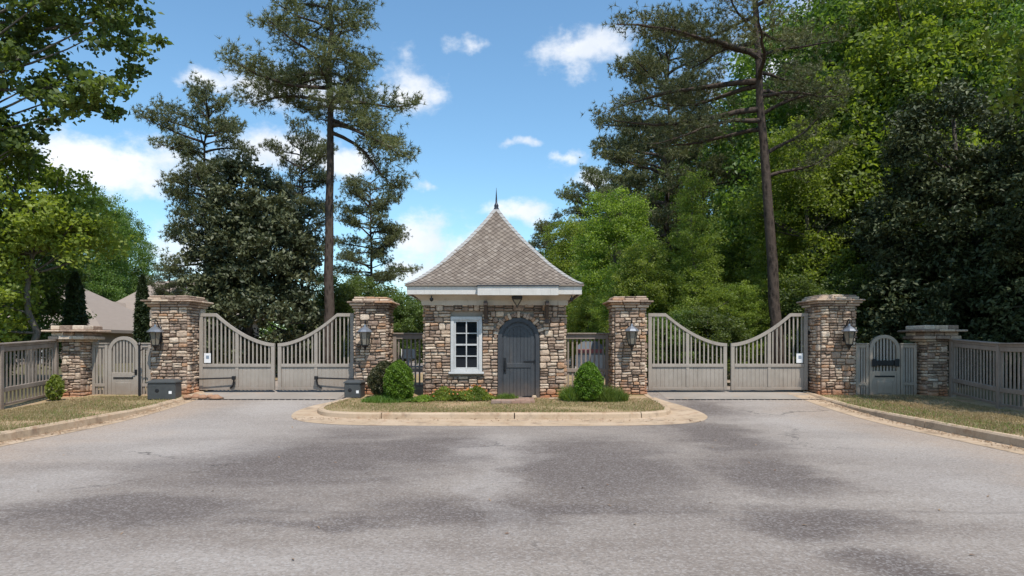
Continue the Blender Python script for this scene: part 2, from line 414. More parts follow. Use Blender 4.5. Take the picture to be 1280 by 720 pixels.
def unit(v): return v/np.maximum(np.linalg.norm(v, axis=-1, keepdims=True), 1e-6)
def leaf_mesh(name, C, size, mat, rg, tint, aspect=.55, up=.6, fold=.25, droop=0.0):
    n = len(C)
    N = unit(rg.normal(size=(n, 3))+np.array([0, 0, up])); T = rg.normal(size=(n, 3)); T[:, 2] -= droop
    T = unit(T-N*(T*N).sum(1, keepdims=True)); B = np.cross(N, T)
    s = (size*rg.uniform(.65, 1.25, n))[:, None]
    v0 = C-T*s*.5; v2 = C+T*s*.5; v1 = C+B*s*aspect*.5+N*s*fold*.3-T*s*.08; v3 = C-B*s*aspect*.5+N*s*fold*.3-T*s*.08
    return fast_mesh(name, np.stack([v0, v1, v2, v3], 1), 4, [(0, 1, 2), (0, 2, 3)], mat, tint)
def needle_mesh(name, C, Dr, length, mat, rg, tint, k=12, width=.016, spread=.9):
    n = len(C)
    C = np.repeat(C, k, 0); Dr = np.repeat(Dr, k, 0); tint = np.repeat(tint, k)+rg.normal(0, .12, n*k)
    d = unit(Dr+rg.normal(size=(n*k, 3))*spread); L = (length*rg.uniform(.7, 1.15, n*k))[:, None]
    side = unit(np.cross(d, rg.normal(size=(n*k, 3))))*width*.5
    tip = C+d*L; tip[:, 2] -= .12*L[:, 0]
    return fast_mesh(name, np.stack([C-side, C+side, tip], 1), 3, [(0, 1, 2)], mat, np.clip(tint, 0, 1))

# ------------------------------------------------------------------ levels of road and verge
def zr(y):
    if y <= 13: return 0.0
    return .30*((min(y, 18.6)-13)/5.5)**1.8
def zv(y):
    if y <= 15: return .14
    if y >= 18.5: return .315
    return .14+.175*((y-15)/3.5)**1.6
XR, XL = 7.85, -8.30          # kerb faces
YS = [-40, -20, -5, 0, 4, 8, 10, 11, 12, 13, 13.5, 14, 14.5, 15, 15.5, 16, 16.5, 17, 17.5, 18, 18.3, 18.6, 19, 20, 24, 30, 40, 60, 90]
def sheet(name, rows, mat, dz=0.0, zf=zv, nx=8, kind='structure'):
    m = MB(); vs = []
    for y, a, b in rows:
        for i in range(nx+1): vs.append((a+(b-a)*i/nx, y, zf(y)+dz))
    n = nx+1
    m.add(vs, [(r*n+i, r*n+i+1, (r+1)*n+i+1, (r+1)*n+i) for r in range(len(rows)-1) for i in range(nx)])
    return m.build(name, mat, kind=kind, smooth=True)
g = MB().add([(-900, -900, -.25), (900, -900, -.25), (900, 900, -.25), (-900, 900, -.25)], [(0, 1, 2, 3)]); g.build('ground', M['forest_floor'], kind='structure')
sheet('road', [(y, XL, XR) for y in YS], M['asphalt'], 0, zr)
sheet('left_verge', [(y, -120, XL-.14) for y in YS], M['turf'], 0, zv, 12)
sheet('right_verge', [(y, XR+.14, 120) for y in YS], M['turf'], 0, zv, 12)
# woodland ground beyond the fences, on top of the verge
def wood(name, xa, xb, ya, yb): sheet(name, [(y, xa, xb) for y in [ya]+[q for q in YS if ya < q < yb]+[yb]], M['forest_floor'], .012, zv)
wood('left_lawn', -119, -11.9, -20, 89); wood('right_woodland_floor', 11.6, 119, -20, 89)
# pale concrete strips at the two gate thresholds, with a dark joint
def strip(name, xa, xb):
    o = sheet(name, [(y, xa, xb) for y in (17.35, 17.6, 17.9, 18.2, 18.6, 19.4)], M['slab'], .005, zr)
    return o
strip('left_gate_apron', XL+.02, -4.45); strip('right_gate_apron', 3.95, XR-.02)
for nm, xa, xb in (('left_drain_joint', XL+.02, -4.45), ('right_drain_joint', 3.95, XR-.02)):
    m = MB()
    for k in range(24):   # slotted trench drain: bars with gaps
        a = xa+(xb-xa)*k/24; m.box(a+.02, a+(xb-xa)/24-.02, 17.22, 17.34, zr(17.28)-.03, zr(17.28)+.012)
    o = m.build('trench_drain', M['iron']); o.name = 'trench_drain'
    tag(o, 'dark trench drain across the drive in front of the '+('left' if 'left' in nm else 'right')+' gates', 'drain', 'drains before the gates')

def smooth_path(pts, n=5):
    out = []; P_ = [pts[0]]+pts+[pts[-1]]
    for i in range(1, len(P_)-2):
        p0, p1, p2, p3 = [np.array(P_[i+k-1], float) for k in range(4)]
        for k in range(n):
            t = k/n; out.append(tuple(.5*((2*p1)+(-p0+p2)*t+(2*p0-5*p1+4*p2-p3)*t*t+(-p0+3*p1-3*p2+p3)*t**3)))
    out.append(tuple(pts[-1])); return out
def kerb(name, path, side, seglen=3.0, wdt=.15, h=.015):
    """side=+1: the walled face lies left of the path, top on the right"""
    root = bpy.data.objects.new(name, None); link(root); root['kind'] = 'structure'
    acc = 0; seg = [path[0]]
    def flush(seg):
        if len(seg) < 2: return
        m = MB(); vs = []
        N = len(seg)
        for i, p in enumerate(seg):
            a = np.array(seg[max(i-1, 0)]); b = np.array(seg[min(i+1, N-1)]); t = (b-a)/max(np.linalg.norm(b-a), 1e-6)
            nrm = np.array([-t[1], t[0]])*side; q = np.array(p)
            if i == 0: q = q+t*.011
            if i == N-1: q = q-t*.011
            top = max(zv(q[1]), zr(q[1]))+h
            for off, z in ((0.0, -.08), (0.0, 0), (-.012, top-.03), (-.04, top), (-wdt, top), (-wdt, -.08)):
                zz = top-.2 if z == -.08 else (z if z else zr(q[1])-.002)
                vs.append((q[0]+nrm[0]*off, q[1]+nrm[1]*off, zz))
        fs = [(i*6+k, i*6+6+k, i*6+6+(k+1) % 6, i*6+(k+1) % 6) for i in range(N-1) for k in range(6)]
        fs += [tuple(range(5, -1, -1)), tuple(range((N-1)*6, N*6))]
        m.add(vs, fs).build('kerb_segment', M['concrete'], root)
    for a, b in zip(path[:-1], path[1:]):
        seg.append(b); acc += math.dist(a, b)
        if acc >= seglen: flush(seg); seg = [b]; acc = 0
    flush(seg); return root
ylist = [-20+.5*i for i in range(78)]
kerb('left_kerb', [(XL-.0, y) for y in ylist], -1)
kerb('right_kerb', [(XR+.0, y) for y in ylist], 1)
isl = smooth_path([(-4.15, 18.5), (-4.22, 17.3), (-4.42, 16.3), (-4.42, 15.5), (-4.15, 14.85), (-3.7, 14.5), (-3.0, 14.32), (-1, 14.28), (1, 14.28), (2.2, 14.32),
                   (2.95, 14.5), (3.4, 14.9), (3.6, 15.5), (3.66, 16.3), (3.6, 17.3), (3.62, 18.5)], 6)
kerb('island_kerb', isl, -1, 2.6)
gout = smooth_path([(-4.22, 17.6), (-4.5, 16.9), (-4.8, 16.2), (-4.88, 15.3), (-4.62, 14.4), (-4.0, 13.75), (-3, 13.4), (-1, 13.28), (1.2, 13.28), (2.8, 13.42), (3.7, 13.8), (4.15, 14.5),
                    (4.25, 15.3), (4.1, 16.2), (3.85, 17.0), (3.7, 17.6)], 6)
# island gutter apron as a sheet between the outer line and the kerb foot
m = MB(); vs = []
inn = [p for p in isl if p[1] < 17.7]
for k in range(len(gout)):
    u = k/(len(gout)-1)*(len(inn)-1); i = min(int(u), len(inn)-2); f = u-i
    q = (inn[i][0]*(1-f)+inn[i+1][0]*f, inn[i][1]*(1-f)+inn[i+1][1]*f)
    q = (q[0]*.98, q[1]+.05 if q[1] < 15 else q[1])
    vs += [(gout[k][0], gout[k][1], zr(gout[k][1])+.005), (q[0], q[1], zr(q[1])+.008)]
m.add(vs, [(2*i, 2*i+2, 2*i+3, 2*i+1) for i in range(len(gout)-1)]).build('island_gutter', M['concrete'], kind='structure')
gy = [y for y in YS if -20 <= y <= 18.7]
sheet('left_gutter', [(y, XL, XL+.34) for y in gy], M['concrete'], .005, zr, 2)
sheet('right_gutter', [(y, XR-.48, XR) for y in gy], M['concrete'], .005, zr, 2)
# island ground
def span(y):
    xs = [p[0] for p in np.array([(a[0]+(b[0]-a[0])*f, a[1]+(b[1]-a[1])*f) for a, b in zip(isl[:-1], isl[1:]) for f in np.linspace(0, 1, 12)]) if abs(p[1]-y) < .04]
    if not xs: return (-4.1, 3.6)
    return min(xs)+.1, max(xs)-.1
rows = [(14.4, -2.9, 2.1)]+[(y, *span(y)) for y in (14.6, 14.9, 15.3, 15.8, 16.3, 16.8, 17.3, 17.8, 18.3)]+[(y, -4.05, 3.52) for y in (19, 22, 30, 50, 80)]
sheet('island_ground', rows, M['turf'], 0.004, zv)

# ------------------------------------------------------------------ stone work
def stone_mesh(seed):
    r = random.Random(seed); o = []
    base = [(-.5, -.36), (-.38, -.5), (.05, -.5), (.40, -.5), (.5, -.30), (.5, .33), (.37, .5), (-.04, .5), (-.40, .5), (-.5, .34)]
    ring = [(x*(1-r.uniform(0, .05)), z*(1-r.uniform(0, .10))) for x, z in base]
    n = len(ring); vs = [(x, .5, z) for x, z in ring]+[(x, -.22+r.uniform(-.08, .08), z) for x, z in ring]
    vs += [(x*.84, -.44+r.uniform(-.07, .07), z*.78) for x, z in ring]+[(r.uniform(-.1, .1), -.52+r.uniform(-.06, .06), r.uniform(-.1, .1))]
    fs = [(L*n+i, L*n+(i+1) % n, L*n+n+(i+1) % n, L*n+n+i) for L in range(2) for i in range(n)]+[(2*n+i, 2*n+(i+1) % n, 3*n) for i in range(n)]
    me = bpy.data.meshes.new('stone'); me.from_pydata(vs, [], fs); me.materials.append(M['stone'])
    return me, vs, fs
POOL = [stone_mesh(i) for i in range(16)]
def ashlar(W, H, r, excl=None, wmin=.11, wmax=.29):
    """courses of single tall stones beside stacks of two or three thin ones"""
    out = []; v = 0.0
    while v < H-.03:
        ch = min(r.uniform(.13, .20), H-v)
        if H-v-ch < .07: ch = H-v
        bad = sorted(excl(v, v+ch)) if excl else []
        free = []; u = 0.0
        for a, b in bad:
            if a-u > .03: free.append((u, a))
            u = max(u, b)
        if W-u > .03: free.append((u, W))
        for a, b in free:
            u = a
            while u < b-.01:
                w_ = r.uniform(wmin, wmax)
                if b-u-w_ < wmin*.8: w_ = b-u
                k = r.choices((1, 2, 3), (1.2, 4, 2.2))[0]
                if ch < .12: k = 1
                elif ch < .18: k = min(k, 2)
                cuts = [0]+sorted((i+r.uniform(-.2, .2))/k for i in range(1, k))+[1]
                for q in range(k):
                    if w_ > .26 and r.random() < .35 and k > 1:
                        s = r.uniform(.38, .62)
                        out.append((u+w_*s/2, v+ch*(cuts[q]+cuts[q+1])/2, w_*s, ch*(cuts[q+1]-cuts[q])))
                        out.append((u+w_*(s+1)/2, v+ch*(cuts[q]+cuts[q+1])/2, w_*(1-s), ch*(cuts[q+1]-cuts[q])))
                    else: out.append((u+w_/2, v+ch*(cuts[q]+cuts[q+1])/2, w_, ch*(cuts[q+1]-cuts[q])))
                u += w_
        v += ch
    return out
def lay(stones, parent, org, rz, r, as_parts=True, depth=.09, gap=.012, bag=None, limit=300):
    """org: face origin (x,y,z) in the parent's frame, face runs along +x turned by rz, looking to -y turned by rz"""
    c, s = math.cos(rz), math.sin(rz)
    for i, (u, v, w_, h_) in enumerate(stones):
        d = depth*r.uniform(.8, 1.25); me, vs, fs = r.choice(POOL)
        back = -.0; yy = back-d/2+.035
        x = org[0]+c*u-s*yy; y = org[1]+s*u+c*yy; z = org[2]+v
        fl = -1 if False else 1
        if as_parts and i < limit:
            place('stone', me, parent, (x, y, z), (0, r.uniform(-.03, .03), rz), ((w_-gap)*fl, d, h_-gap))
        else:
            bag.add([(x+c*a*(w_-gap)-s*b*d, y+s*a*(w_-gap)+c*b*d, z+e*(h_-gap)) for a, b, e in vs], fs)
def pillar(name, label, loc, W, H, cap, seed, rz=0, side='right', group='stone gate pillars', cat='pillar', D_=None):
    """W shaft width, H shaft height; cap: list of (overhang, thickness) from the bottom up; side: the flank seen from the road"""
    r = random.Random(seed); D_ = D_ or W
    t = thing(name, label, cat, loc, rz, group)
    MB().box(-W/2+.018, W/2-.018, .018, D_-.018, -.25, H).build('mortar_core', M['mortar'], t)
    bag = MB()
    F = ((-W/2, 0, 0), W, True), ((W/2, 0, R(90)), D_, side == 'right'), ((W/2, D_, R(180)), W, False), ((-W/2, D_, R(270)), D_, side == 'left')
    for (x, y, a), L, parts in F:
        st = ashlar(L, H+.1, r)
        lay(st, t, (x, y, -.1), a, r, parts, bag=bag, limit=150)
    z = H
    for k, (ov, th) in enumerate(cap):
        hw = W/2+ov; y0 = -ov; y1 = D_+ov
        nx = max(3, int(2*hw/.33))
        xs = [-hw]+[-hw+2*hw*(i+r.uniform(-.22, .22))/nx for i in range(1, nx)]+[hw]
        ym = (y0+y1)/2
        for a, b in zip(xs[:-1], xs[1:]):
            for ya, yb in ((y0, ym), (ym, y1)):
                j = r.uniform(-.02, .02); me = r.choice(POOL)[0]
                mb = MB().box(a+.006, b-.006, ya+(j if ya == y0 else .004), yb-.004+(j if yb == y1 else 0), z+.004, z+th+r.uniform(-.006, .006), min(.016, th*.3))
                mb.build('cap_stone', M['stone'], t)
        z += th
    bag.build('rear_stonework', M['stone'], t, kind='stuff')
    return t
CAP_TALL = [(.09, .07), (.14, .06), (.20, .05), (.08, .07), (.04, .05)]
PY = 17.9
def zb(y): return zv(y)
H1 = 2.35
p1 = pillar('stone_pillar', 'tall stone pillar with a lantern between the left footpath gate and drive gates', (-8.98, PY, .15), .94, 2.42, CAP_TALL, 21, side='right')
p2 = pillar('stone_pillar', 'tall stone pillar with a lantern behind the two round and conical shrubs left of the guardhouse', (-3.70, PY, .18), .80, 2.35, CAP_TALL, 22, side='right')
p3 = pillar('stone_pillar', 'tall stone pillar with a lantern right of the guardhouse, hinging the right drive gates', (3.09, PY, .18), .80, 2.37, CAP_TALL, 23, side='left')
p4 = pillar('stone_pillar', 'tall stone pillar with a lantern and clay-stained foot, beside the right footpath gate', (8.54, PY, .17), .90, 2.42, CAP_TALL, 24, side='left')
CAP_LOW = [(.12, .06), (.24, .09), (.19, .10), (.34, .06), (.20, .11)]
p5 = pillar('stone_pier', 'low stone pier with a wide cap beside the left footpath gate and left picket fence', (-11.32, 17.55, .15), .46, 1.50, CAP_LOW, 25, D_=.45, side='right', group='low stone piers', cat='pier')
p6 = pillar('stone_pier', 'low stone pier with a wide flared cap beside the right footpath gate', (11.02, 17.70, .16), .50, 1.50, CAP_LOW, 26, D_=.48, side='left', group='low stone piers', cat='pier')

# ------------------------------------------------------------------ guardhouse
GX0, GX1, GY, GZ = -2.22, 1.34, 17.4, .135
GW = GX1-GX0; WH = 2.50
r = random.Random(5)
gh = thing('guardhouse', 'small stone guardhouse with arched dark door, one window and a steep bell-shaped shingle roof', 'building', (GX0, GY, GZ))
MB().box(.04, GW-.04, .04, GW-.04, -.3, WH+.5).build('mortar_core', M['mortar'], gh)
DX0, DX1 = 1.86, 2.92      # door opening with frame (621-674 px)
dcx = (DX0+DX1)/2; dr = (DX1-DX0)/2; spring = 2.13-dr
WX0, WX1, WZ0, WZ1 = .66, 1.46, .76, 2.16
VR = dr+.13
def excl(v0, v1):
    o = []
    if v1 > WZ0 and v0 < WZ1: o.append((WX0, WX1))
    if v0 < spring: o.append((DX0, DX1)) if v1 < spring+.08 else o.append((dcx-VR, dcx+VR))
    elif v0 < spring+VR: hw = math.sqrt(max(VR*VR-(v0-spring)**2, 0)); o.append((dcx-hw, dcx+hw))
    return o
st = ashlar(GW, WH, r, excl)
r.shuffle(st); st.sort(key=lambda s: -s[2]*s[3])
bag = MB()
lay(st, gh, (0, 0, 0), 0, r, True, bag=bag, limit=275)
for a in range(23):        # arch stones round the door head
    th = math.pi*(a+.5)/23; rr = dr+.06
    o = place('arch_stone', r.choice(POOL)[0], gh, (dcx-rr*math.cos(th), -.02, spring+.02+rr*math.sin(th)), (0, th-math.pi/2, 0), (math.pi*rr/23*1.0, .09, .09+.045*(a*7%3)))
for (x, y, a) in ((GW, 0, R(90)), (GW, GW, R(180)), (0, GW, R(270))):
    lay(ashlar(GW, WH, r), gh, (x, y, 0), a, r, False, bag=bag)
bag.build('side_stonework', M['stone'], gh, kind='stuff')

# door
def arch(cx, z0, zs, rad, n=20):
    return [(cx+rad, z0)]+[(cx+rad*math.cos(math.pi*i/n), zs+rad*math.sin(math.pi*i/n)) for i in range(n+1)]+[(cx-rad, z0)]
MB().band(arch(dcx, -.02, spring, dr), arch(dcx, -.02, spring, dr-.10), -.06, .03).build('door_frame', M['door_frame'], gh)
MB().band(arch(dcx, -.02, spring, dr-.10), arch(dcx, -.02, spring, dr-.135), -.02, .03).build('door_stop', M['door_frame'], gh)
ri = dr-.14
door = MB().prism(arch(dcx, 0, spring, ri), .0, .05).build('door', M['door'], gh)
# boards with V joints, each its own
nb = 7
for i in range(nb):
    a = dcx-ri+.07+(2*ri-.14)*i/nb+.004; b = dcx-ri+.07+(2*ri-.14)*(i+1)/nb-.004
    def topz(x): return spring+math.sqrt(max((ri-.07)**2-(x-dcx)**2, 0))
    MB().prism([(a, .12), (b, .12), (b, topz(b)), ((a+b)/2, topz((a+b)/2)), (a, topz(a))], -.018, -.001).build('door_board', M['door'], door)
MB().band(arch(dcx, .0, spring, ri), arch(dcx, .0, spring, ri-.075), -.032, -.0015).build('door_stile', M['door'], door)
for z0, z1 in ((0, .13), (.86, .98)):
    MB().box(dcx-ri+.076, dcx+ri-.076, -.034, -.0018, z0, z1, .006).build('door_rail', M['door'], door)
m = MB(); hx = dcx-ri+.04
m.box(hx-.03, hx+.03, -.045, -.033, .72, 1.12, .004); m.tube([(hx, -.04, .79), (hx, -.085, .81), (hx, -.09, .92), (hx, -.085, 1.03), (hx, -.04, 1.05)], .011, 8)
m.build('door_handle', M['iron'], door)
for z in (.13, 1.02):
    m = MB(); m.prism([(dcx+ri-.0, z-.02), (dcx+ri, z+.02), (dcx+ri-.24, z+.014), (dcx+ri-.30, z), (dcx+ri-.24, z-.014)][::-1], -.044, -.035)
    m.tube([(dcx+ri+.005, -.045, z-.05), (dcx+ri+.005, -.045, z+.05)], .012, 8); m.build('strap_hinge', M['iron'], door)
MB().box(DX0-.03, DX1+.03, -.16, .04, -.09, .0, .012).build('threshold', M['stone'], gh)

# window
wf = MB()
fo = .085
for a, b, c, d in ((WX0, WX1, WZ1-fo, WZ1), (WX0, WX0+fo, WZ0+.0, WZ1-fo-.001), (WX1-fo, WX1, WZ0, WZ1-fo-.001), (WX0+fo+.001, WX1-fo-.001, WZ0, WZ0+.06)):
    wf.box(a, b, -.07, .03, c, d, .006)
win = wf.build('window', M['window_paint'], gh)
MB().box(WX0-.05, WX1+.05, -.13, .03, WZ0-.06, WZ0-.001, .01).build('window_sill', M['window_paint'], gh)
ix0, ix1, iz0, iz1 = WX0+fo+.002, WX1-fo-.002, WZ0+.062, WZ1-fo-.002
sf = MB(); s_ = .045
for a, b, c, d in ((ix0, ix1, iz1-s_, iz1), (ix0, ix0+s_, iz0, iz1-s_-.001), (ix1-s_, ix1, iz0, iz1-s_-.001), (ix0+s_+.001, ix1-s_-.001, iz0, iz0+s_)):
    sf.box(a, b, -.045, .02, c, d, .004)
sf.build('sash', M['window_paint'], win)
gx0, gx1, gz0, gz1 = ix0+s_, ix1-s_, iz0+s_, iz1-s_
mu = MB(); mu.box((gx0+gx1)/2-.014, (gx0+gx1)/2+.014, -.035, .01, gz0, gz1)
for k in range(1, 4):
    z = gz0+(gz1-gz0)*k/4; hh = .022 if k == 2 else .013
    mu.box(gx0, (gx0+gx1)/2-.015, -.034, .009, z-hh, z+hh); mu.box((gx0+gx1)/2+.015, gx1, -.034, .009, z-hh, z+hh)
mu.build('glazing_bars', M['window_paint'], win)
for i in range(2):
    for k in range(4):
        a = gx0+(gx1-gx0)*i/2; b = a+(gx1-gx0)/2; c = gz0+(gz1-gz0)*k/4; d = c+(gz1-gz0)/4
        MB().box(a+.003, b-.003, -.004+.001*(k % 2), .006, c+.003, d-.003).build('pane', M['pane'], win)

# eaves: sloping soffit, fascia, roof
OV = .40; cx = GW/2; cy = GW/2
FZ0, FZ1 = 2.70, 2.90
def sq(h, z): return [(cx-h, cy-h, z), (cx+h, cy-h, z), (cx+h, cy+h, z), (cx-h, cy+h, z)]
hw = GW/2
m = MB(); m.add(sq(hw+.07, WH-.05)+sq(hw+.09, WH+.07)+sq(hw+OV-.10, FZ0+.03)+sq(hw+.02, WH-.05)+sq(hw+.02, FZ0+.03),
                [(0, 1, 5, 4), (1, 2, 6, 5), (2, 3, 7, 6), (3, 0, 4, 7), (4, 5, 9, 8), (5, 6, 10, 9), (6, 7, 11, 10), (7, 4, 8, 11),
                 (12, 13, 1, 0), (13, 14, 2, 1), (14, 15, 3, 2), (15, 12, 0, 3), (8, 9, 17, 16), (9, 10, 18, 17), (10, 11, 19, 18), (11, 8, 16, 19)])
m.build('soffit', M['cream'], gh)
E = hw+OV
m = MB()
m.box(cx-E, cx+E, cy-E, cy-E+.03, FZ0, FZ1, .004); m.box(cx-E, cx+E, cy+E-.03, cy+E, FZ0, FZ1, .004)
m.box(cx-E, cx-E+.03, cy-E+.031, cy+E-.031, FZ0+.001, FZ1-.001, .004); m.box(cx+E-.03, cx+E, cy-E+.031, cy+E-.031, FZ0+.001, FZ1-.001, .004)
m.build('fascia', M['trim'], gh)
HX0, HX1 = (598-531)/49.0, (696-531)/49.0
MB().box(HX0, HX1, cy-E-.14, cy-E-.001, FZ0-.03, FZ1-.005, .005).build('door_hood', M['trim'], gh)
MB().box(HX0-.02, HX1+.02, cy-E-.17, cy-E-.001, FZ1-.004, FZ1+.02, .004).build('hood_drip', M['lead'], gh)
for bx in (1.56, 3.10):    # dark timber brackets under the hood
    m = MB(); m.box(bx-.05, bx+.05, -.14, .0, 1.98, 2.42, .008); m.box(bx-.045, bx+.045, -.44, .0, 2.43, 2.54, .008)
    m.add([(bx-.035, -.13, 2.08), (bx+.035, -.13, 2.08), (bx+.035, -.13, 2.20), (bx-.035, -.13, 2.20), (bx-.035, -.38, 2.43), (bx+.035, -.38, 2.43), (bx+.035, -.26, 2.43), (bx-.035, -.26, 2.43)],
          [(0, 1, 5, 4), (1, 2, 6, 5), (2, 3, 7, 6), (3, 0, 4, 7)])
    m.build('hood_bracket', M['timber_dark'], gh)
# roof curve: (share of half width, height above the eave)
RZ = FZ1+.015
CURVE = [(0, 2.42), (.05, 2.24), (.13, 1.98), (.25, 1.63), (.38, 1.27), (.5, .98), (.64, .64), (.75, .42), (.85, .235), (.93, .11), (1.0, .03)]
def rz_(s):
    for (a, b), (c, d) in zip(CURVE[:-1], CURVE[1:]):
        if s <= c: return b+(d-b)*(s-a)/(c-a)
    return CURVE[-1][1]
ER = E+.05
def roof_pt(side, s, u, lift=0.0):
    """s: 0 apex..1 eave, u: -1..1 along the face"""
    x, y = u*s*ER, -s*ER
    ds = .01; sl = -(rz_(min(s+ds, 1))-rz_(max(s-ds, 0)))/((min(s+ds, 1)-max(s-ds, 0))*ER); L = math.hypot(1, sl)
    y -= lift*sl/L; z = rz_(s)+lift/L
    a = side*math.pi/2; return (cx+x*math.cos(a)-y*math.sin(a), cy+x*math.sin(a)+y*math.cos(a), RZ+z)
m = MB(); ss = [c[0] for c in CURVE]
ss = sorted(set([.012]+[.05*i for i in range(1, 21)]))
for sd_ in range(4):
    vs = [roof_pt(sd_, s, u) for s in ss for u in (-1, 1)]
    m.add(vs, [(2*i+1, 2*i, 2*i+2, 2*i+3) for i in range(len(ss)-1)])
m.add([roof_pt(i, 1, -1) for i in range(4)]+[(p[0], p[1], p[2]-.035) for p in [roof_pt(i, 1, -1) for i in range(4)]], [(0, 1, 5, 4), (1, 2, 6, 5), (2, 3, 7, 6), (3, 0, 4, 7), (7, 6, 5, 4)])
roof = m.build('roof', M['shingle'], gh)
# diamond shingles, real pieces, each face a few hundred
slen = [0.0]; N_ = 200
for i in range(1, N_+1):
    s0, s1 = (i-1)/N_, i/N_; slen.append(slen[-1]+math.hypot((s1-s0)*ER, rz_(s1)-rz_(s0)))
def s_at(L):
    for i in range(N_):
        if slen[i+1] >= L: return (i+(L-slen[i])/(slen[i+1]-slen[i]))/N_
    return 1.0
m = MB(); DW, DH = .165, .16; TOT = slen[-1]; row = 0
L = TOT
while L > .12:
    sA, sM, sB = s_at(L), s_at(max(L-DH*.5, 0)), s_at(max(L-DH, 0))
    halfw = sM*ER
    nn = int(halfw/DW)+1
    for k in range(-nn, nn+1):
        x = (k+(.5 if row % 2 else 0))*DW
        if abs(x) > halfw-.02: continue
        for sd_ in range(4):
            def q(s, xx, lift):
                u = max(-1, min(1, xx/(s*ER))) if s > 1e-3 else 0
                return roof_pt(sd_, s, u, lift)
            j = rnd.uniform(-.003, .004); g_ = .008
            lo = [q(sA, x, .022+j), q(sM, x+DW/2-g_, .014+j), q(sB, x, .006), q(sM, x-DW/2+g_, .014+j)]
            un = [q(sA, x, .002), q(sM, x+DW/2-g_, .002), q(sM, x-DW/2+g_, .002)]
            m.add(lo+un, [(0, 1, 2, 3), (4, 5, 1, 0), (6, 4, 0, 3), (5, 2, 1), (6, 3, 2)])
    L -= DH*.5; row += 1
m.build('shingles', M['shingle'], roof, kind='stuff')
for sd_ in range(4):      # hip caps, overlapping
    nseg = 26; hip = MB()
    for k in range(nseg):
        s0, s1 = .03+.97*k/nseg, .03+.97*(k+1.12)/nseg; s1 = min(s1, 1.0)
        a0 = roof_pt(sd_, s0, 1, .020); a1 = roof_pt(sd_, s1, 1, .034)
        w_ = .10
        l0 = roof_pt(sd_, s0, 1-w_/(s0*ER), .016); l1 = roof_pt(sd_, s1, 1-w_/(s1*ER), .026)
        r0 = roof_pt((sd_+1) % 4, s0, -1+w_/(s0*ER), .016); r1 = roof_pt((sd_+1) % 4, s1, -1+w_/(s1*ER), .026)
        hip.add([a0, a1, l0, l1, r0, r1], [(2, 0, 1, 3), (0, 4, 5, 1), (3, 1, 5)])
    hip.build('hip_cap', M['hip'], roof)
az = RZ+2.34
MB().lathe([(.10, az-.14), (.085, az-.02), (.055, az+.05), (.065, az+.09), (.05, az+.13), (.028, az+.17), (.022, az+.30), (.012, az+.46), (.004, az+.60)], 12, (cx, cy)).build('finial', M['lead'], roof, smooth=True)
# entry light under the hood
m = MB(); lx, ly = (647-531)/49.0-.02, -.28
m.lathe([(.18, 2.66), (.19, 2.62), (.16, 2.58)], 4, (lx, ly), R(45)); m.lathe([(.004, 2.37), (.02, 2.40), (.012, 2.43)], 8, (lx, ly))
for k in range(4):
    a = R(45+90*k); m.tube([(lx+.17*math.cos(a), ly+.17*math.sin(a), 2.60), (lx+.01*math.cos(a), ly+.01*math.sin(a), 2.41)], .009, 5)
li = m.build('porch_light', M['iron'], gh); MB().lathe([(.14, 2.575), (.015, 2.42)], 4, (lx, ly), R(45)).build('glass', M['lamp_glass'], li)
for i, (px, dk) in enumerate(((541, 0), (713, 0))):
    x = (px-531)/49.0; m = MB(); m.tube([(x, -.30, 2.68), (x, -.30, 2.60)], .016, 6); m.lathe([(.045, 2.62), (.05, 2.59), (.04, 2.55), (.01, 2.53)], 10, (x, -.30))
    m.build('camera_dome', M['iron'], gh, smooth=False)

# brick step in front of the door
bs = thing('brick_step', 'low brick path laid in front of the dark arched door', 'path', (.02, 16.9, zv(16.9)))
brm = MB().box(-.5, .5, -.5, .5, -.5, .5).mesh('brick', M['brick'])
rb = random.Random(9)
for i in range(7):
    for k in range(4):
        off = .11 if i % 2 else 0
        x = -.52+k*.235+off+rb.uniform(-.006, .006); y = -.62+i*.165
        place('brick', brm, bs, (x+.12, y, .012+rb.uniform(-.005, .005)), (0, 0, rb.uniform(-.03, .03)), (.222, .152, .06))

# ------------------------------------------------------------------ wall lanterns
def lantern(loc, label):
    t = thing('wall_lantern', label, 'lantern', loc, 0, 'wall lanterns on the gate pillars')
    MB().lathe([(.05, .02), (.055, .05), (.05, .40), (.02, .46)], 8, (0, .02)).build('back_plate', M['iron'], t)
    m = MB(); pts = []
    for k in range(11):
        a = R(-60+k*24); pts.append((0, -.13-.10*math.sin(a+math.pi/2)*0-.12*math.cos(a)*.8+.06, .52+.10*math.sin(a)))
    m.tube([(0, 0, .38), (0, -.07, .44), (0, -.15, .56), (0, -.22, .60), (0, -.27, .56), (0, -.25, .50), (0, -.22, .47)], .014, 7)
    m.tube([(0, 0, .10), (0, -.05, .02), (0, -.12, -.03), (0, -.20, -.02)], .012, 7)
    m.build('scroll_arm', M['iron'], t, smooth=True)
    c_ = (0, -.24)
    MB().lathe([(.20, .28), (.205, .295), (.15, .35), (.07, .41), (.035, .43), (.03, .47), (.0, .50)], 8, c_, R(22.5)).build('hood', M['copper'], t)
    MB().lathe([(.085, -.04), (.145, .275)], 6, c_).build('glass', M['lamp_glass'], t)
    m = MB()
    for k in range(6):
        a = R(60*k); m.tube([(c_[0]+.09*math.cos(a), c_[1]+.09*math.sin(a), -.045), (c_[0]+.15*math.cos(a), c_[1]+.15*math.sin(a), .28)], .009, 5)
    m.lathe([(.0, -.20), (.02, -.17), (.03, -.13), (.05, -.10), (.10, -.055), (.10, -.04), (.0, -.035)], 8, c_)
    m.build('cage', M['iron'], t)
    return t
LB = PY-.055
lantern((-9.20, LB, 1.62), 'black lantern on the pillar between the left footpath gate and the left drive gates')
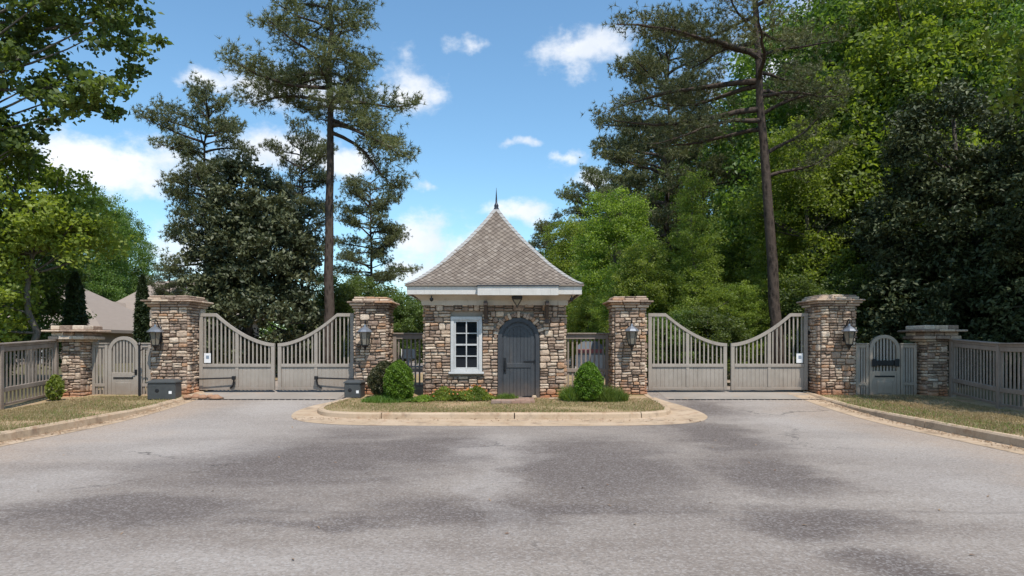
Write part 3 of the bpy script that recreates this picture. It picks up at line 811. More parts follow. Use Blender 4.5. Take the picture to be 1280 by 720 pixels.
lantern((-3.79, LB, 1.62), 'black lantern on the pillar just left of the guardhouse shrubs')
lantern((3.09, LB, 1.64), 'black lantern with a bright hood on the pillar right of the guardhouse')
lantern((8.70, LB, 1.64), 'black lantern on the clay-stained pillar at the right end of the drive gates')

# ------------------------------------------------------------------ drive gates
GD = 18.45
def gate_leaf(label, hinge_x, width, sgn, notice=False, opener=False):
    """sgn=+1: the leaf reaches to +x from its hinge"""
    t = thing('drive_gate', label, 'gate', (hinge_x, GD, .36), 0, 'taupe drive gate leaves')
    HI, LO, RAIL, W = 2.07, 1.26, .62, width
    def top(u): return HI if u < .22 else LO+(HI-LO)*(1-(u-.22)/.78)**1.75
    X = lambda u: sgn*u*W
    def bx(m, a, b, y0, y1, z0, z1, bev=.005): m.box(min(a, b), max(a, b), y0, y1, z0, z1, bev); return m
    sw = .095
    bx(MB(), X(0), X(0)+sgn*sw, -.04, .04, 0, HI-.09).build('stile', M['gate'], t)
    bx(MB(), X(1)-sgn*sw, X(1), -.04, .04, 0, LO-.085).build('stile', M['gate'], t)
    bx(MB(), X(.5)-sw*.45, X(.5)+sw*.45, -.036, .036, .08, top(.5)-.085).build('stile', M['gate'], t)
    us = [i/32 for i in range(33)]
    MB().band([(X(u), top(u)) for u in us], [(X(u), top(u)-.088) for u in us], -.045, .045).build('top_rail', M['gate'], t)
    bx(MB(), X(0)+sgn*(sw+.001), X(1)-sgn*(sw+.001), -.046, .046, RAIL, RAIL+.085).build('middle_rail', M['gate'], t)
    bx(MB(), X(0)+sgn*(sw+.001), X(1)-sgn*(sw+.001), -.034, .034, 0, .078).build('bottom_rail', M['gate'], t)
    for a, b in ((0, .5), (.5, 1)):
        xa = X(a)+sgn*(sw+.002 if a == 0 else sw*.45+.001); xb = X(b)-sgn*(sw+.002 if b == 1 else sw*.45+.001)
        m = MB(); x0, x1 = min(xa, xb), max(xa, xb); n = 8
        for i in range(n):     # grooved boards
            m.box(x0+(x1-x0)*i/n+.003, x0+(x1-x0)*(i+1)/n-.003, -.016, .014, .079, RAIL-.001, .004)
        m.box(x0, x1, -.008, .01, .0795, RAIL-.0015)
        m.build('panel', M['gate'], t)
        nb = 8
        for i in range(nb):
            xx = xa+(xb-xa)*(i+.5)/nb if True else 0; u = abs(xx)/W
            place('bar', BAR, t, (xx, 0, RAIL+.086), (0, 0, 0), (1, 1, top(u)-.075-RAIL-.086))
    for z in (.25, 1.55):
        MB().box(-.045*sgn-.05, -.045*sgn+.05, -.03, .03, z-.06, z+.06, .01).build('hinge', M['iron'], t)
    if notice:
        n_ = MB().box(-.09, .09, -.006, 0, -.13, .13, .002).build('notice', M['white'], t); n_.location = (X(.115 if sgn > 0 else .11), -.052, .86)
        MB().box(-.035, .045, -.009, -.0065, -.02, .07).build('printed_mark', M['grey_print'], n_)
    if opener:
        m = MB(); m.tube([(X(0)-sgn*.02, -.16, .30), (X(.48), -.13, .33)], .02, 7); m.tube([(X(.48), -.13, .33), (X(.47), -.09, .15), (X(.42), -.06, .05)], .024, 7)
        m.box(X(.48)-.045, X(.48)+.045, -.17, -.09, .28, .38, .01); m.build('opener_arm', M['iron'], t)
    return t
BAR = MB().box(-.017, .017, -.018, .018, 0, 1).mesh('bar', M['gate'])
gate_leaf('taupe gate leaf hinged beside the left footpath gate, white notice on its bars', -8.44, 2.03, 1, True, True)
gate_leaf('taupe gate leaf hinged on the pillar just left of the guardhouse, black opener arm', -4.27, 2.05, -1, False, True)
gate_leaf('taupe drive gate leaf hinged on the pillar right of the guardhouse, without a notice', 3.68, 2.12, 1)
gate_leaf('taupe gate leaf hinged on the far right pillar, white notice on its bars', 7.98, 2.07, -1, True)

# gate operators: low dark boxes
def opbox(loc, label, wx, wy, h, seed):
    t = thing('gate_operator', label, 'operator box', loc, R(seed), 'gate operator boxes')
    MB().box(-wx/2, wx/2, -wy/2, wy/2, 0, h*.82, .02).build('housing', M['plastic'], t)
    m = MB(); a, b = wx/2+.015, wy/2+.015
    m.add([(-a, -b, h*.82), (a, -b, h*.82), (a, b, h*.82), (-a, b, h*.82), (-a, -b, h*.88), (a, -b, h*.88), (a, b, h*.88), (-a, b, h*.88), (-a*.7, -b*.6, h), (a*.7, -b*.6, h), (a*.7, b*.6, h), (-a*.7, b*.6, h)],
          [(3, 2, 1, 0), (0, 1, 5, 4), (1, 2, 6, 5), (2, 3, 7, 6), (3, 0, 4, 7), (4, 5, 9, 8), (5, 6, 10, 9), (6, 7, 11, 10), (7, 4, 8, 11), (8, 9, 10, 11)])
    m.build('lid', M['plastic'], t)
    m = MB(); m.lathe([(.055, -.01), (.05, .0), (.02, .004)], 12); o = m.build('lock', M['iron'], t); o.location = (-wx*.15, -wy/2-.002, h*.45); o.rotation_euler = (R(90), 0, 0)
    o = MB().box(-.035, .035, -.004, 0, -.035, .035).build('sticker', M['white'], t); o.location = (wx*.32, -wy/2-.001, h*.36)
opbox((-8.75, 17.2, zv(17.2)-.01), 'dark gate operator box at the foot of the left end pillar', .66, .48, .50, 8)
opbox((-4.02, 17.45, zv(17.4)-.01), 'small dark gate operator box between the round dark shrub and the left drive', .42, .42, .46, -4)
# iron post beside the left footpath gate
m = MB(); m.tube([(0, 0, -.1), (0, 0, 1.32)], .03, 8); m.lathe([(.045, 1.32), (.05, 1.35), (.0, 1.42)], 8); m.tube([(0, 0, 1.18), (.14, 0, 1.24), (.2, 0, 1.2)], .014, 6)
o = m.build('iron_post', M['iron']); o.location = (-9.58, 17.55, zv(17.5)); tag(o, 'thin black iron post between the left footpath gate and the left end pillar', 'post')
# lump of clay at the kerb end
m = MB(); rr = random.Random(4)
for k in range(5):
    x = k*.17+rr.uniform(-.05, .05); m.lathe([(.0, -.05), (.15+rr.uniform(-.05, .07), .0), (.11, .045), (.05, .07+rr.uniform(0, .03)), (.0, .08)], 9, (x, rr.uniform(-.16, .12)))
M['clay'] = material('clay', lambda t: bsdf(t, t.mix(t.noise(wpos(t), 14, 5), (.24, .12, .07), (.42, .25, .15)), .95, t.noise(wpos(t), 25, 5), .9, .03))
o = m.build('clay_heap', M['clay'], smooth=True); o.location = (-8.25, 17.5, zr(17.5)+.01); tag(o, 'heap of washed red clay at the end of the left kerb', 'clay heap')

# ------------------------------------------------------------------ footpath gates
def path_gate(label, x, y, z, lock=False, mat='gate'):
    """leaf 0.84 wide between two short slatted panels"""
    t = thing('footpath_gate', label, 'gate', (x, y, z), 0, 'footpath gates')
    A, S = .40, 1.27            # half width, springing height
    G = M[mat]
    MB().band(arch(0, .0, S, A, 18), arch(0, .0, S, A-.085, 18), -.04, .04).build('arched_frame', G, t)
    MB().box(-A+.086, A-.086, -.035, .035, .0, .72, .006).build('lower_panel', G, t)
    MB().box(-A+.20, A-.20, -.05, -.036, .14, .46, .006).build('raised_panel', G, t)
    MB().box(-A+.14, A-.14, -.046, -.0355, .56, .60).build('letter_slot', M['iron'], t)
    for k in range(7):
        xx = (-A+.10)+(2*A-.20)*(k+.5)/7; h = S+math.sqrt(max((A-.07)**2-xx*xx, 0))-.721
        place('slat', SLAT, t, (xx, 0, .721), (0, 0, 0), (1, 1, h))
    if lock:
        m = MB(); m.box(-.33, .33, -.07, -.042, .86, 1.0, .008); m.box(-.36, -.24, -.10, -.071, .84, 1.04, .01); m.box(.24, .36, -.10, -.071, .84, 1.04, .01); m.build('lock_bar', M['iron'], t)
    else:
        m = MB(); m.box(.30, .37, -.055, -.041, .66, .80, .004); m.tube([(.335, -.05, .73), (.335, -.09, .73), (.26, -.09, .73)], .01, 6); m.build('latch', M['iron'], t)
    return t
def slat_panel(label, x0, x1, y, z, H, n, mat='gate'):
    t = thing('slatted_panel', label, 'fence', ((x0+x1)/2, y, z), 0, 'short slatted panels beside the footpath gates')
    w_ = (x1-x0)/2; G = M[mat]
    for a in (-w_, w_-.07): MB().box(a, a+.07, -.045, .045, -.1, H, .006).build('post', G, t)
    for za, zb_ in ((H-.09, H-.001), (.34, .42), (.03, .09)): MB().box(-w_+.071, w_-.071, -.035, .035, za, zb_, .005).build('rail', G, t)
    MB().box(-w_-.01, w_+.01, -.06, .06, H, H+.03, .005).build('top_cap', G, t)
    for k in range(n):
        xx = -w_+.07+(2*w_-.14)*(k+.5)/n
        place('slat', SLAT, t, (xx, 0, .425), (0, 0, 0), (1, 1, H-.52)); place('slat', SLAT, t, (xx, 0, .092), (0, 0, 0), (1, 1, .246))
    return t
SLAT = MB().box(-.022, .022, -.015, .015, 0, 1).mesh('slat', M['gate'])
yg = 17.95
path_gate('arched footpath gate left of the drive, slats lit, between low pier and tall pillar', -10.20, yg, .13, False)
slat_panel('short slatted panel left of the left footpath gate, beside the low pier', -11.02, -10.62, yg, .14, 1.46, 3)
slat_panel('narrow slatted panel right of the left footpath gate, beside the tall pillar', -9.78, -9.48, yg, .14, 1.46, 2)
path_gate('arched footpath gate right of the drive with a dark bar lock across its slats', 9.78, yg, .17, True, 'gate_grey')
slat_panel('narrow slatted panel between the right end pillar and the right footpath gate', 9.02, 9.36, yg, .17, 1.42, 3, 'gate_grey')
slat_panel('slatted panel between the right footpath gate and the right low pier', 10.20, 10.62, yg, .17, 1.42, 4, 'gate_grey')

# ------------------------------------------------------------------ picket fences
PK = MB().box(-.026, .026, -.009, .009, 0, 1).mesh('picket', M['fence'])
def fence(label, pts, zf, n=15, flip=1, H=1.42, group='picket fences along the verges'):
    a0 = Vector(pts[0]); t = thing('picket_fence', label, 'fence', (a0.x, a0.y, 0), 0, group)
    for i, (a, b) in enumerate(zip(pts[:-1], pts[1:])):
        a = Vector(a)-a0; b = Vector(b)-a0; L = (b-a).length; ang = math.atan2((b-a).y, (b-a).x); za, zb_ = zf(a.y+a0.y), zf(b.y+a0.y); sl = math.atan2(zb_-za, L)
        def bar(name, off0, off1, z0, z1, thick, yo=0.0, mat=M['fence']):
            m = MB(); m.box(off0, L-off1, yo-thick/2, yo+thick/2, z0, z1, .005); o = m.build(name, mat, t)
            o.location = (a.x, a.y, za); o.rotation_euler = (0, -sl, ang); return o
        bar('top_rail', .06, .06, H-.16, H-.06, .06); bar('top_cap', -.0 if i else -.06, -.05, H, H+.035, .16); bar('upper_rail', .06, .06, H-.055, H-.002, .09)
        bar('middle_rail', .06, .06, .36, .46, .07); bar('bottom_rail', .06, .06, .05, .11, .05)
        for e, (q, zq) in enumerate(((a, za), (b, zb_))):
            if i and e == 0: continue
            m = MB().box(-.06, .06, -.06, .06, -.2, H-.001, .006); o = m.build('post', M['fence'], t); o.location = (q.x, q.y, zq); o.rotation_euler = (0, 0, ang)
        for k in range(n):
            f = (k+.7)/(n+.4); q = a+(b-a)*f; zq = za+(zb_-za)*f
            place('picket', PK, t, (q.x, q.y, zq+.461), (0, 0, ang), (1, 1, H-.16-.462))
            place('picket', PK, t, (q.x, q.y, zq+.111), (0, 0, ang), (1, 1, .248))
    return t
fl = [(-11.68, 17.45), (-11.33, 15.1), (-10.95, 12.75), (-10.6, 10.4), (-10.3, 8.0)]
fr = [(11.32, 17.55), (10.86, 15.2), (10.5, 12.85), (10.25, 10.5), (10.1, 8.1)]
fence('long picket fence on the left verge, running from the low pier towards the road', fl, lambda y: zv(y)+.02, flip=-1)
fence('long picket fence on the right verge, part shaded, running from the flared pier', fr, lambda y: zv(y)+.03)
def cross_fence(label, x0, x1, y):
    t = thing('picket_fence', label, 'fence', (x0, y, zv(y)), 0, 'short fences joining the guardhouse to its pillars'); L = x1-x0; H = 1.55
    for nm, z0, z1, th in (('top_rail', H-.13, H, .10), ('top_cap', H+.001, H+.04, .20), ('middle_rail', .52, .62, .07), ('bottom_rail', .1, .17, .05)):
        MB().box(.0, L, -th/2, th/2, z0, z1, .005).build(nm, M['fence'], t)
    for a in (0, L-.10): MB().box(a, a+.10, -.065, .065, -.1, H-.001, .006).build('post', M['fence'], t)
    n = max(3, round(L/.145))
    for k in range(n):
        x = .1+(L-.2)*(k+.5)/n
        place('picket', PK, t, (x, 0, .621), (0, 0, 0), (.85, 1, H-.13-.622)); place('picket', PK, t, (x, 0, .171), (0, 0, 0), (.85, 1, .348))
cross_fence('short shaded fence between the guardhouse and the pillar on its left', -3.26, -2.26, 18.7)
cross_fence('short shaded fence right of the guardhouse with a banded notice board behind it', 1.38, 2.66, 18.7)
# board seen behind the right cross fence, and a white one behind the left
t = thing('notice_board', 'white notice board with a red band behind the fence right of the guardhouse', 'sign', (2.18, 19.05, zv(19)))
MB().box(-.42, .42, -.015, .015, .42, .98, .004).build('board', M['white'], t)
MB().box(-.40, .40, -.02, .012, .981, 1.02, .004).build('board_edge', M['grey_print'], t)
MB().box(-.33, .33, -.022, .01, 1.03, 1.14, .004).build('red_band', M['red'], t)
MB().prism([(-.40, 1.145), (.40, 1.145), (.36, 1.24), (.18, 1.36), (-.18, 1.36), (-.36, 1.24)], -.015, .015).build('arched_top', M['grey_print'], t)
for a in (-.38, .33): MB().box(a, a+.05, .017, .06, -.1, 1.14).build('leg', M['white'], t)
t = thing('estate_sign', 'small white board seen through the fence left of the guardhouse', 'sign', (-2.92, 19.2, zv(19)))
MB().box(-.20, .22, -.012, .012, .88, 1.14, .004).build('board', M['white'], t); MB().box(-.03, .03, .013, .05, -.1, 1.1).build('leg', M['white'], t)
# pale loose stones by the door
for (x, y, s, lb) in ((.56, 17.2, (.13, .11, .10), 'pale stone at the right foot of the arched door'), (1.05, 17.1, (.30, .10, .05), 'flat pale stone lying right of the arched door')):
    o = place('loose_stone', MB().lathe([(.2, -.5), (.5, -.2), (.48, .15), (.3, .45), (.0, .5)], 9).mesh('loose_stone', M['concrete']), None, (x, y, zv(y)+s[2]*.4), (0, 0, .3), s)
    tag(o, lb, 'stone')

# ------------------------------------------------------------------ houses beyond the left fence
def hip_house(label, x0, x1, y0, y1, z0, ze, zr_, ridge, gable=None):
    cxh = (x0+x1)/2; t = thing('house', label, 'house', (cxh, (y0+y1)/2, z0), 0, 'houses beyond the left fence')
    a, b = x0-cxh, x1-cxh; c, d = (y0-y1)/2, (y1-y0)/2; ze -= z0; zr_ -= z0
    MB().box(a+.5, b-.5, c+.5, d-.5, 0, ze).build('wall', M['wall_far'], t)
    rh = ridge/2
    m = MB(); m.add([(a, c, ze), (b, c, ze), (b, d, ze), (a, d, ze), (-rh, 0, zr_), (rh, 0, zr_), (a, c, ze-.2), (b, c, ze-.2), (b, d, ze-.2), (a, d, ze-.2)],
                    [(0, 1, 5, 4), (1, 2, 5), (2, 3, 4, 5), (3, 0, 4), (6, 7, 1, 0), (7, 8, 2, 1), (8, 9, 3, 2), (9, 6, 0, 3), (9, 8, 7, 6)])
    rf = m.build('roof', M['roof_far'], t)
    for k in range(4):
        x = a+1.6+k*(b-a-3.2)/3
        f = MB().box(x-.5, x+.5, c+.42, c+.52, ze-2.2, ze-.9).build('window', M['trim'], t); MB().box(x-.42, x+.42, c+.40, c+.418, ze-2.12, ze-.98).build('pane', M['pane'], f)
    if gable:
        gx, gw, gz, gh_ = gable
        m = MB(); m.add([(gx-gw, c-1.2, gz), (gx+gw, c-1.2, gz), (gx, c-1.2, gz+gh_), (gx, c+4, gz+gh_), (gx-gw, c+3, gz), (gx+gw, c+3, gz)], [(0, 2, 3, 4), (1, 5, 3, 2)])
        m.build('gable_roof', M['roof_far'], t); m = MB(); m.add([(gx-gw+.3, c-.9, gz-2.5), (gx+gw-.3, c-.9, gz-2.5), (gx+gw-.3, c-.9, gz+.1), (gx, c-.9, gz+gh_-.2), (gx-gw+.3, c-.9, gz+.1),
              (gx-gw+.3, c+2, gz-2.5), (gx+gw-.3, c+2, gz-2.5), (gx+gw-.3, c+2, gz+.1), (gx, c+2, gz+gh_-.2), (gx-gw+.3, c+2, gz+.1)], [(0, 1, 2, 3, 4), (0, 4, 9, 5), (1, 6, 7, 2)])
        m.build('gable_wall', M['wall_far'], t)
    MB().lathe([(.25, 0), (.25, .5)], 8, (0, 0)).build('roof_vent', M['white'], rf).location = (a*.45, c*.5, (ze+zr_)/2-.1)
hip_house('nearer tan-roofed house beyond the left low pier', -37.0, -25.2, 42, 52, .3, 2.5, 5.7, 2.0)
hip_house('farther tan-roofed house with a small gable, behind the left footpath gate', -36.0, -24.5, 58, 68, .3, 4.0, 7.4, 5.0, (-3.6, 2.0, 3.0, 1.9))

# ------------------------------------------------------------------ trees
def clump_centres(ell, n, rg, shell=.55):
    """points spread through a union of ellipsoids (cx,cy,cz,rx,ry,rz), denser towards the surface"""
    vol = np.array([e[3]*e[4]*e[5] for e in ell])**.8; pick = rg.choice(len(ell), n, p=vol/vol.sum())
    E_ = np.array(ell)[pick]; d = unit(rg.normal(size=(n, 3))); rr = rg.uniform(shell**2, 1, n)**.5
    return E_[:, :3]+d*rr[:, None]*E_[:, 3:]
def limbs(m, trunk_pts, targets, rg, r0, n=5):
    """curved limbs from points on the trunk out to clump centres"""
    T = [Vector(p) for p in trunk_pts]
    for c in targets:
        c = Vector(c); k = min(range(len(T)), key=lambda i: (T[i]-c).length+max(0, T[i].z-c.z+.6)*3)
        a = T[k]; mid = (a+c)/2+Vector((rg.uniform(-.3, .3), rg.uniform(-.3, .3), -.12*(c-a).length)); L = (c-a).length
        pts = [a.lerp(mid, t).lerp(mid.lerp(c, t), t) for t in [i/n for i in range(n+1)]]
        rr = min(r0, .018*L+.010); m.tube(pts, [rr*(1-.85*i/n) for i in range(n+1)], 5, caps=False)
def trunk_tube(m, pts, r0, r1, sides=10):
    n = len(pts)
    m.tube(pts, [r0*(1.35 if i == 0 else 1)+(r1-r0)*(i/(n-1)) for i in range(n)], sides)
def trunk_line(H, lean=(0, 0), n=9, wob=.12, seed=0):
    q = random.Random(seed); return [(lean[0]*i/n+(q.uniform(-wob, wob) if i else 0), lean[1]*i/n+(q.uniform(-wob, wob) if i else 0), H*i/n-.35*(i == 0)) for i in range(n+1)]
def broadleaf(ell, nclump, nleaf, leaf, mat, seed, H, lean=(0, 0), cr=.75, tr=.22, barkm='bark', nl=40, shell=.5, aspect=.6, up=.6, tintc=.5, flat=.6, droop=0.0):
    """returns meshes (crown, trunk) in the tree's own frame"""
    rg = np.random.default_rng(seed); C = clump_centres(ell, nclump, rg, shell)
    per = rg.poisson(nleaf, nclump)+3; ct = np.clip(rg.normal(tintc, .22, nclump), 0, 1)
    ci = np.repeat(np.arange(nclump), per); n = len(ci)
    off = unit(rg.normal(size=(n, 3)))*(rg.uniform(0, 1, n)**.6)[:, None]*cr*rg.uniform(.6, 1.25, nclump)[ci][:, None]*np.array([1, 1, flat])
    pts = C[ci]+off; tint = np.clip(ct[ci]+rg.normal(0, .18, n), 0, 1)
    crown = leaf_mesh('crown', pts, leaf, M[mat], rg, tint, aspect, up, .35, droop)
    m = MB(); tl = trunk_line(H, lean, seed=seed); trunk_tube(m, tl, tr, tr*.25)
    sel = rg.choice(nclump, min(nl, nclump), replace=False); limbs(m, tl[3:], [tuple(C[i]) for i in sel], random.Random(seed), tr*.42)
    tk = m.mesh('trunk', M[barkm]); tk.polygons.foreach_set('use_smooth', [True]*len(tk.polygons))
    return crown, tk
def pine(H, trunk_r, radius_fn, h0, nb, tufts_per_m, seed, lean=(0, 0), k=12, width=.016, nlen=.20, extra=(), wob=.1, dens=1.0, bare_r=.25, sub=1.0):
    """radius_fn(height, azimuth) -> branch reach; extra: explicit branches (height, azimuth deg, length, rise)"""
    rg = np.random.default_rng(seed); q = random.Random(seed); m = MB(); k = 12; width *= 1.25; nlen *= .88; dens *= 1.75
    tl = trunk_line(H, lean, 14, wob, seed); trunk_tube(m, tl, trunk_r, trunk_r*.18, 12)
    def on_trunk(h):
        f = max(0, min(.999, h/H))*14; i = int(f); a, b = Vector(tl[i]), Vector(tl[i+1]); return a.lerp(b, f-i)
    br = []
    for i in range(nb):
        h = h0+(H-h0)*((i+q.uniform(0, 1))/nb)**.95; az = i*2.39996+q.uniform(-.5, .5); L = radius_fn(h, az)*q.uniform(.72, 1.12)
        if L > .35: br.append((h, az, L, q.uniform(-.05, .30)+.35*(h-h0)/(H-h0)))
    br += [(h, R(a), L, rs) for h, a, L, rs in extra]
    TC, TD, TT = [], [], []
    for h, az, L, rise in br:
        p = on_trunk(h); d = Vector((math.cos(az), math.sin(az), rise)).normalized(); n = 7; pts = [p.copy()]
        for j in range(n):
            d = (d+Vector((q.uniform(-.22, .22), q.uniform(-.22, .22), q.uniform(-.17, .15)-.04*(j < 3)+.05*(j >= 4)))).normalized(); pts.append(pts[-1]+d*L/n)
        rr = trunk_r*.12+.016*L; m.tube(pts, [rr*(1-.85*j/n) for j in range(n+1)], 6, caps=False)
        tint0 = q.uniform(.25, .7)
        ns = int(max(4, L*3.6*sub))
        for s in range(ns):
            f = bare_r+(1-bare_r)*(s+q.random())/ns; jj = min(int(f*n), n-1); o = pts[jj].lerp(pts[jj+1], f*n-jj); dd = (pts[jj+1]-pts[jj]).normalized()
            side = Vector((-dd.y, dd.x, 0)).normalized()*(1 if s % 2 else -1); l = min(L*.38, 1.3)*q.uniform(.45, 1.15)*(1.15-f*.55)
            e = (dd*.7+side*q.uniform(.5, 1.1)+Vector((0, 0, q.uniform(-.25, .7)))).normalized(); tip = o+e*l
            if l > .3: m.tube([o, o.lerp(tip, .5)+Vector((0, 0, -.04*l)), tip], [.011+.006*l, .008, .004], 3, caps=False)
            nt = max(3, int(l*tufts_per_m*dens+1.5)); tt = tint0+q.uniform(-.15, .2)
            for g_ in range(nt):
                ff = (.45, .75, 1.0)[g_ % 3]; c = o.lerp(tip, ff)+Vector((q.gauss(0, .15), q.gauss(0, .15), q.gauss(.06, .13)))*(.6+l*.8)
                TC.append(tuple(c)); TD.append((e.x*.6, e.y*.6, e.z*.4+.55)); TT.append(tt)
    crown = needle_mesh('crown', np.array(TC), np.array(TD), nlen, M['needle'], rg, np.clip(np.array(TT), 0, 1), k, width)
    tk = m.mesh('trunk', M['pine_bark']); tk.polygons.foreach_set('use_smooth', [True]*len(tk.polygons))
    return crown, tk
def tree(name, label, meshes, loc, rz=0, s=1.0, group=None, cat='tree', sz=None):
    t = thing(name, label, cat, loc, rz, group); t.scale = (s, s, sz or s)
    for nm, me in zip(('crown', 'trunk'), meshes): place(nm, me, t)
    return t

# -- left pine by the gates
def rad_l(h, az):
    # seen from the road: +x right, -x left
    right = math.cos(az)
    L = {True: np.interp(h, [7.0, 8.5, 9.6, 11, 12.5, 14, 16, 18.5], [1.6, 3.4, 3.3, 3.1, 2.4, 2.4, 1.9, .6]), False: np.interp(h, [7.0, 8.5, 9.6, 11, 12.5, 14, 16, 18.5], [.5, 1.3, 2.2, 3.5, 3.6, 3.2, 2.1, .6])}
    w_ = (right+1)/2; return .74*float(L[True]*w_+L[False]*(1-w_))
bp = (412-640)/853.3*26
lp = pine(18.6, .215, rad_l, 9.6, 52, 20, 31, (.0, .2), 13, .020, .24,
          [(9.4, 5, 3.5, -.26), (9.7, -20, 3.1, -.12), (9.9, 20, 3.2, .0), (10.6, 180, 3.6, .12), (11.1, 200, 3.6, .02), (11.6, 160, 3.6, .1), (10.6, 8, 3.2, .1)], .06)
tree('pine_tree', 'tall pine with a long bare trunk behind the left drive gates', lp, (bp, 26, .3))
# -- right pine
def rad_r(h, az):
    w_ = (math.cos(az)+1)/2
    a = np.interp(h, [7, 8.5, 10, 12, 14, 17, 20], [1.5, 3.0, 3.2, 3.0, 2.6, 2.0, .6]); b = np.interp(h, [7, 8.5, 10, 12, 14, 17, 20], [1.5, 3.2, 5.0, 5.2, 4.2, 2.4, .6]); return .9*float(a*w_+b*(1-w_))
rp = pine(19.5, .22, rad_r, 9.8, 32, 9, 37, (-1.2, .3), 13, .020, .22,
          [(9.6, 178, 5.2, .02), (10.6, 165, 5.4, .08), (11.6, 190, 5.6, .1), (9.2, 200, 4.0, -.05), (8.0, 25, 3.4, .45), (9.4, -10, 3.0, .5), (7.2, 10, 3.0, .35), (10.2, 30, 3.4, .3), (8.9, 150, 3.8, .0)], .07)
tree('pine_tree', 'tall pine with a leaning dark trunk behind the right drive gates', rp, ((974-640)/853.3*24, 24, .3))
# -- pine templates for the background
def rad_t(mx, H, h0):
    return lambda h, az: float(mx*np.interp((h-h0)/(H-h0), [0, .15, .45, .8, 1], [.6, .95, 1, .92, .52])*(1+.25*math.sin(3*az+h)))
pA = pine(15, .20, rad_t(3.1, 15, 5.0), 5.0, 62, 11, 41, (.3, 0), 11, .030, .27, wob=.12)
pB = pine(17, .24, rad_t(3.9, 17, 5.5), 5.5, 56, 10, 43, (-.3, 0), 11, .032, .29, wob=.15, bare_r=.3)
def base(px, d): return ((px-640)/853.3*d, d, .28)
def hs(top, d, H): return (EYE+(430-top)/853.3*d-.28)/H
BG = 'background pines above the fence line'
tree('pine_tree', 'dark pine rising left behind the big dark evergreen', pA, base(254, 36), 1.0, hs(130, 36, 15)*.86, cat='tree', group=BG, sz=hs(130, 36, 15))
tree('pine_tree', 'smaller pine top showing right behind the big dark evergreen', pA, base(380, 38), 3.1, hs(176, 38, 15)*.72, group=BG, sz=hs(176, 38, 15))
tree('pine_tree', 'rounded grey-green pine between the bare pine trunk and the guardhouse roof', pB, base(466, 42), .4, hs(228, 42, 17)*.86, group=BG, sz=hs(228, 42, 17))
tree('pine_tree', 'tall open pine with layered boughs left of the leaning pine', pB, base(832, 40), 2.2, hs(48, 40, 17)*.84, group=BG, sz=hs(48, 40, 17))
tree('pine_tree', 'distant pine at the left edge of the right-hand woods', pA, base(742, 52), .2, hs(225, 52, 15)*.8, group=BG, sz=hs(225, 52, 15))
tree('pine_tree', 'dark pine standing in the middle of the right-hand woods', pB, base(800, 56), 4.4, hs(150, 56, 17)*.8, group=BG, sz=hs(150, 56, 17))
tree('pine_tree', 'far pine partly hidden behind the lantern-topped guardhouse side', pA, base(690, 62), 4.0, hs(282, 62, 15), group=BG)
tree('pine_tree', 'low distant pine over the farther house roof', pA, base(212, 60), 5.0, hs(335, 60, 15), group=BG)

# -- big evergreen magnolia, left
magl = broadleaf([(0, 0, 2.4, 2.9, 2.6, 2.3), (.1, 0, 4.9, 2.5, 2.3, 2.0), (-.2, 0, 7.0, 1.6, 1.6, 1.7), (.9, 0, 6.0, 1.6, 1.5, 1.7)], 620, 80, .20, 'leaf_magnolia', 51, 8.0, cr=.52, tr=.2, nl=40, shell=.6, aspect=.5, up=.5, tintc=.38)
tree('magnolia_tree', 'big dark evergreen with glossy leaves behind the left drive gates', magl, ((312-640)/853.3*27, 27, .2), 0, 1.0)
magr = broadleaf([(0, 0, 2.6, 3.4, 3.0, 2.4), (.1, 0, 5.4, 3.0, 2.8, 2.4), (-.2, 0, 8.2, 2.0, 2.0, 2.2)], 620, 95, .18, 'leaf_dark_magnolia', 52, 9.5, cr=.6, tr=.22, nl=30, shell=.6, aspect=.5, tintc=.22)
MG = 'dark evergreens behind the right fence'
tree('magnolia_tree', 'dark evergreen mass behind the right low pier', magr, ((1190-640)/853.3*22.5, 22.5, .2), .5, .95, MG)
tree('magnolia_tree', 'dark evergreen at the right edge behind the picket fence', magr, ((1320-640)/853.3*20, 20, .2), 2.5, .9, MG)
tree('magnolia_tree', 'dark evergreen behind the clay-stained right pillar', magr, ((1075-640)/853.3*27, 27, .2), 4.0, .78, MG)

# -- broadleaf templates
bA = broadleaf([(0, 0, 9.5, 3.6, 3.6, 3.4), (1.2, .5, 6.5, 3.3, 3.0, 2.4), (-1.4, -.4, 5.6, 3.0, 3.0, 2.2), (.3, 0, 12.6, 2.4, 2.4, 2.2)], 520, 120, .165, 'leaf_mid', 61, 12, cr=.85, tr=.24, nl=60, shell=.45, up=.7)
bB = broadleaf([(0, 0, 8.0, 3.2, 3.2, 3.0), (-1.2, .5, 5.2, 3.0, 2.8, 2.3), (1.4, -.4, 4.2, 2.7, 2.7, 2.2), (-.3, 0, 11, 2.2, 2.2, 2.0), (0, 0, 2.4, 2.4, 2.4, 1.5)], 520, 110, .165, 'leaf_bright', 62, 10.5, cr=.8, tr=.20, nl=60, shell=.45, up=.7)
bC = broadleaf([(0, 0, 2.2, 2.6, 2.4, 1.9), (.8, 0, 4.4, 2.1, 2.0, 1.8), (-.7, .2, 5.6, 1.6, 1.6, 1.6)], 320, 110, .145, 'leaf_deep', 63, 6, cr=.6, tr=.12, nl=30, shell=.4, up=.6)
bD = broadleaf([(0, 0, 9, 1.9, 1.9, 3.4), (.3, 0, 5, 2.6, 2.6, 2.6), (0, 0, 2.2, 2.4, 2.4, 1.8), (-.2, 0, 12.5, 1.1, 1.1, 1.8)], 480, 110, .15, 'leaf_bright', 64, 12.5, cr=.62, tr=.17, nl=50, shell=.3, up=.4, aspect=.35)
WG = 'broadleaf trees of the right-hand woods'
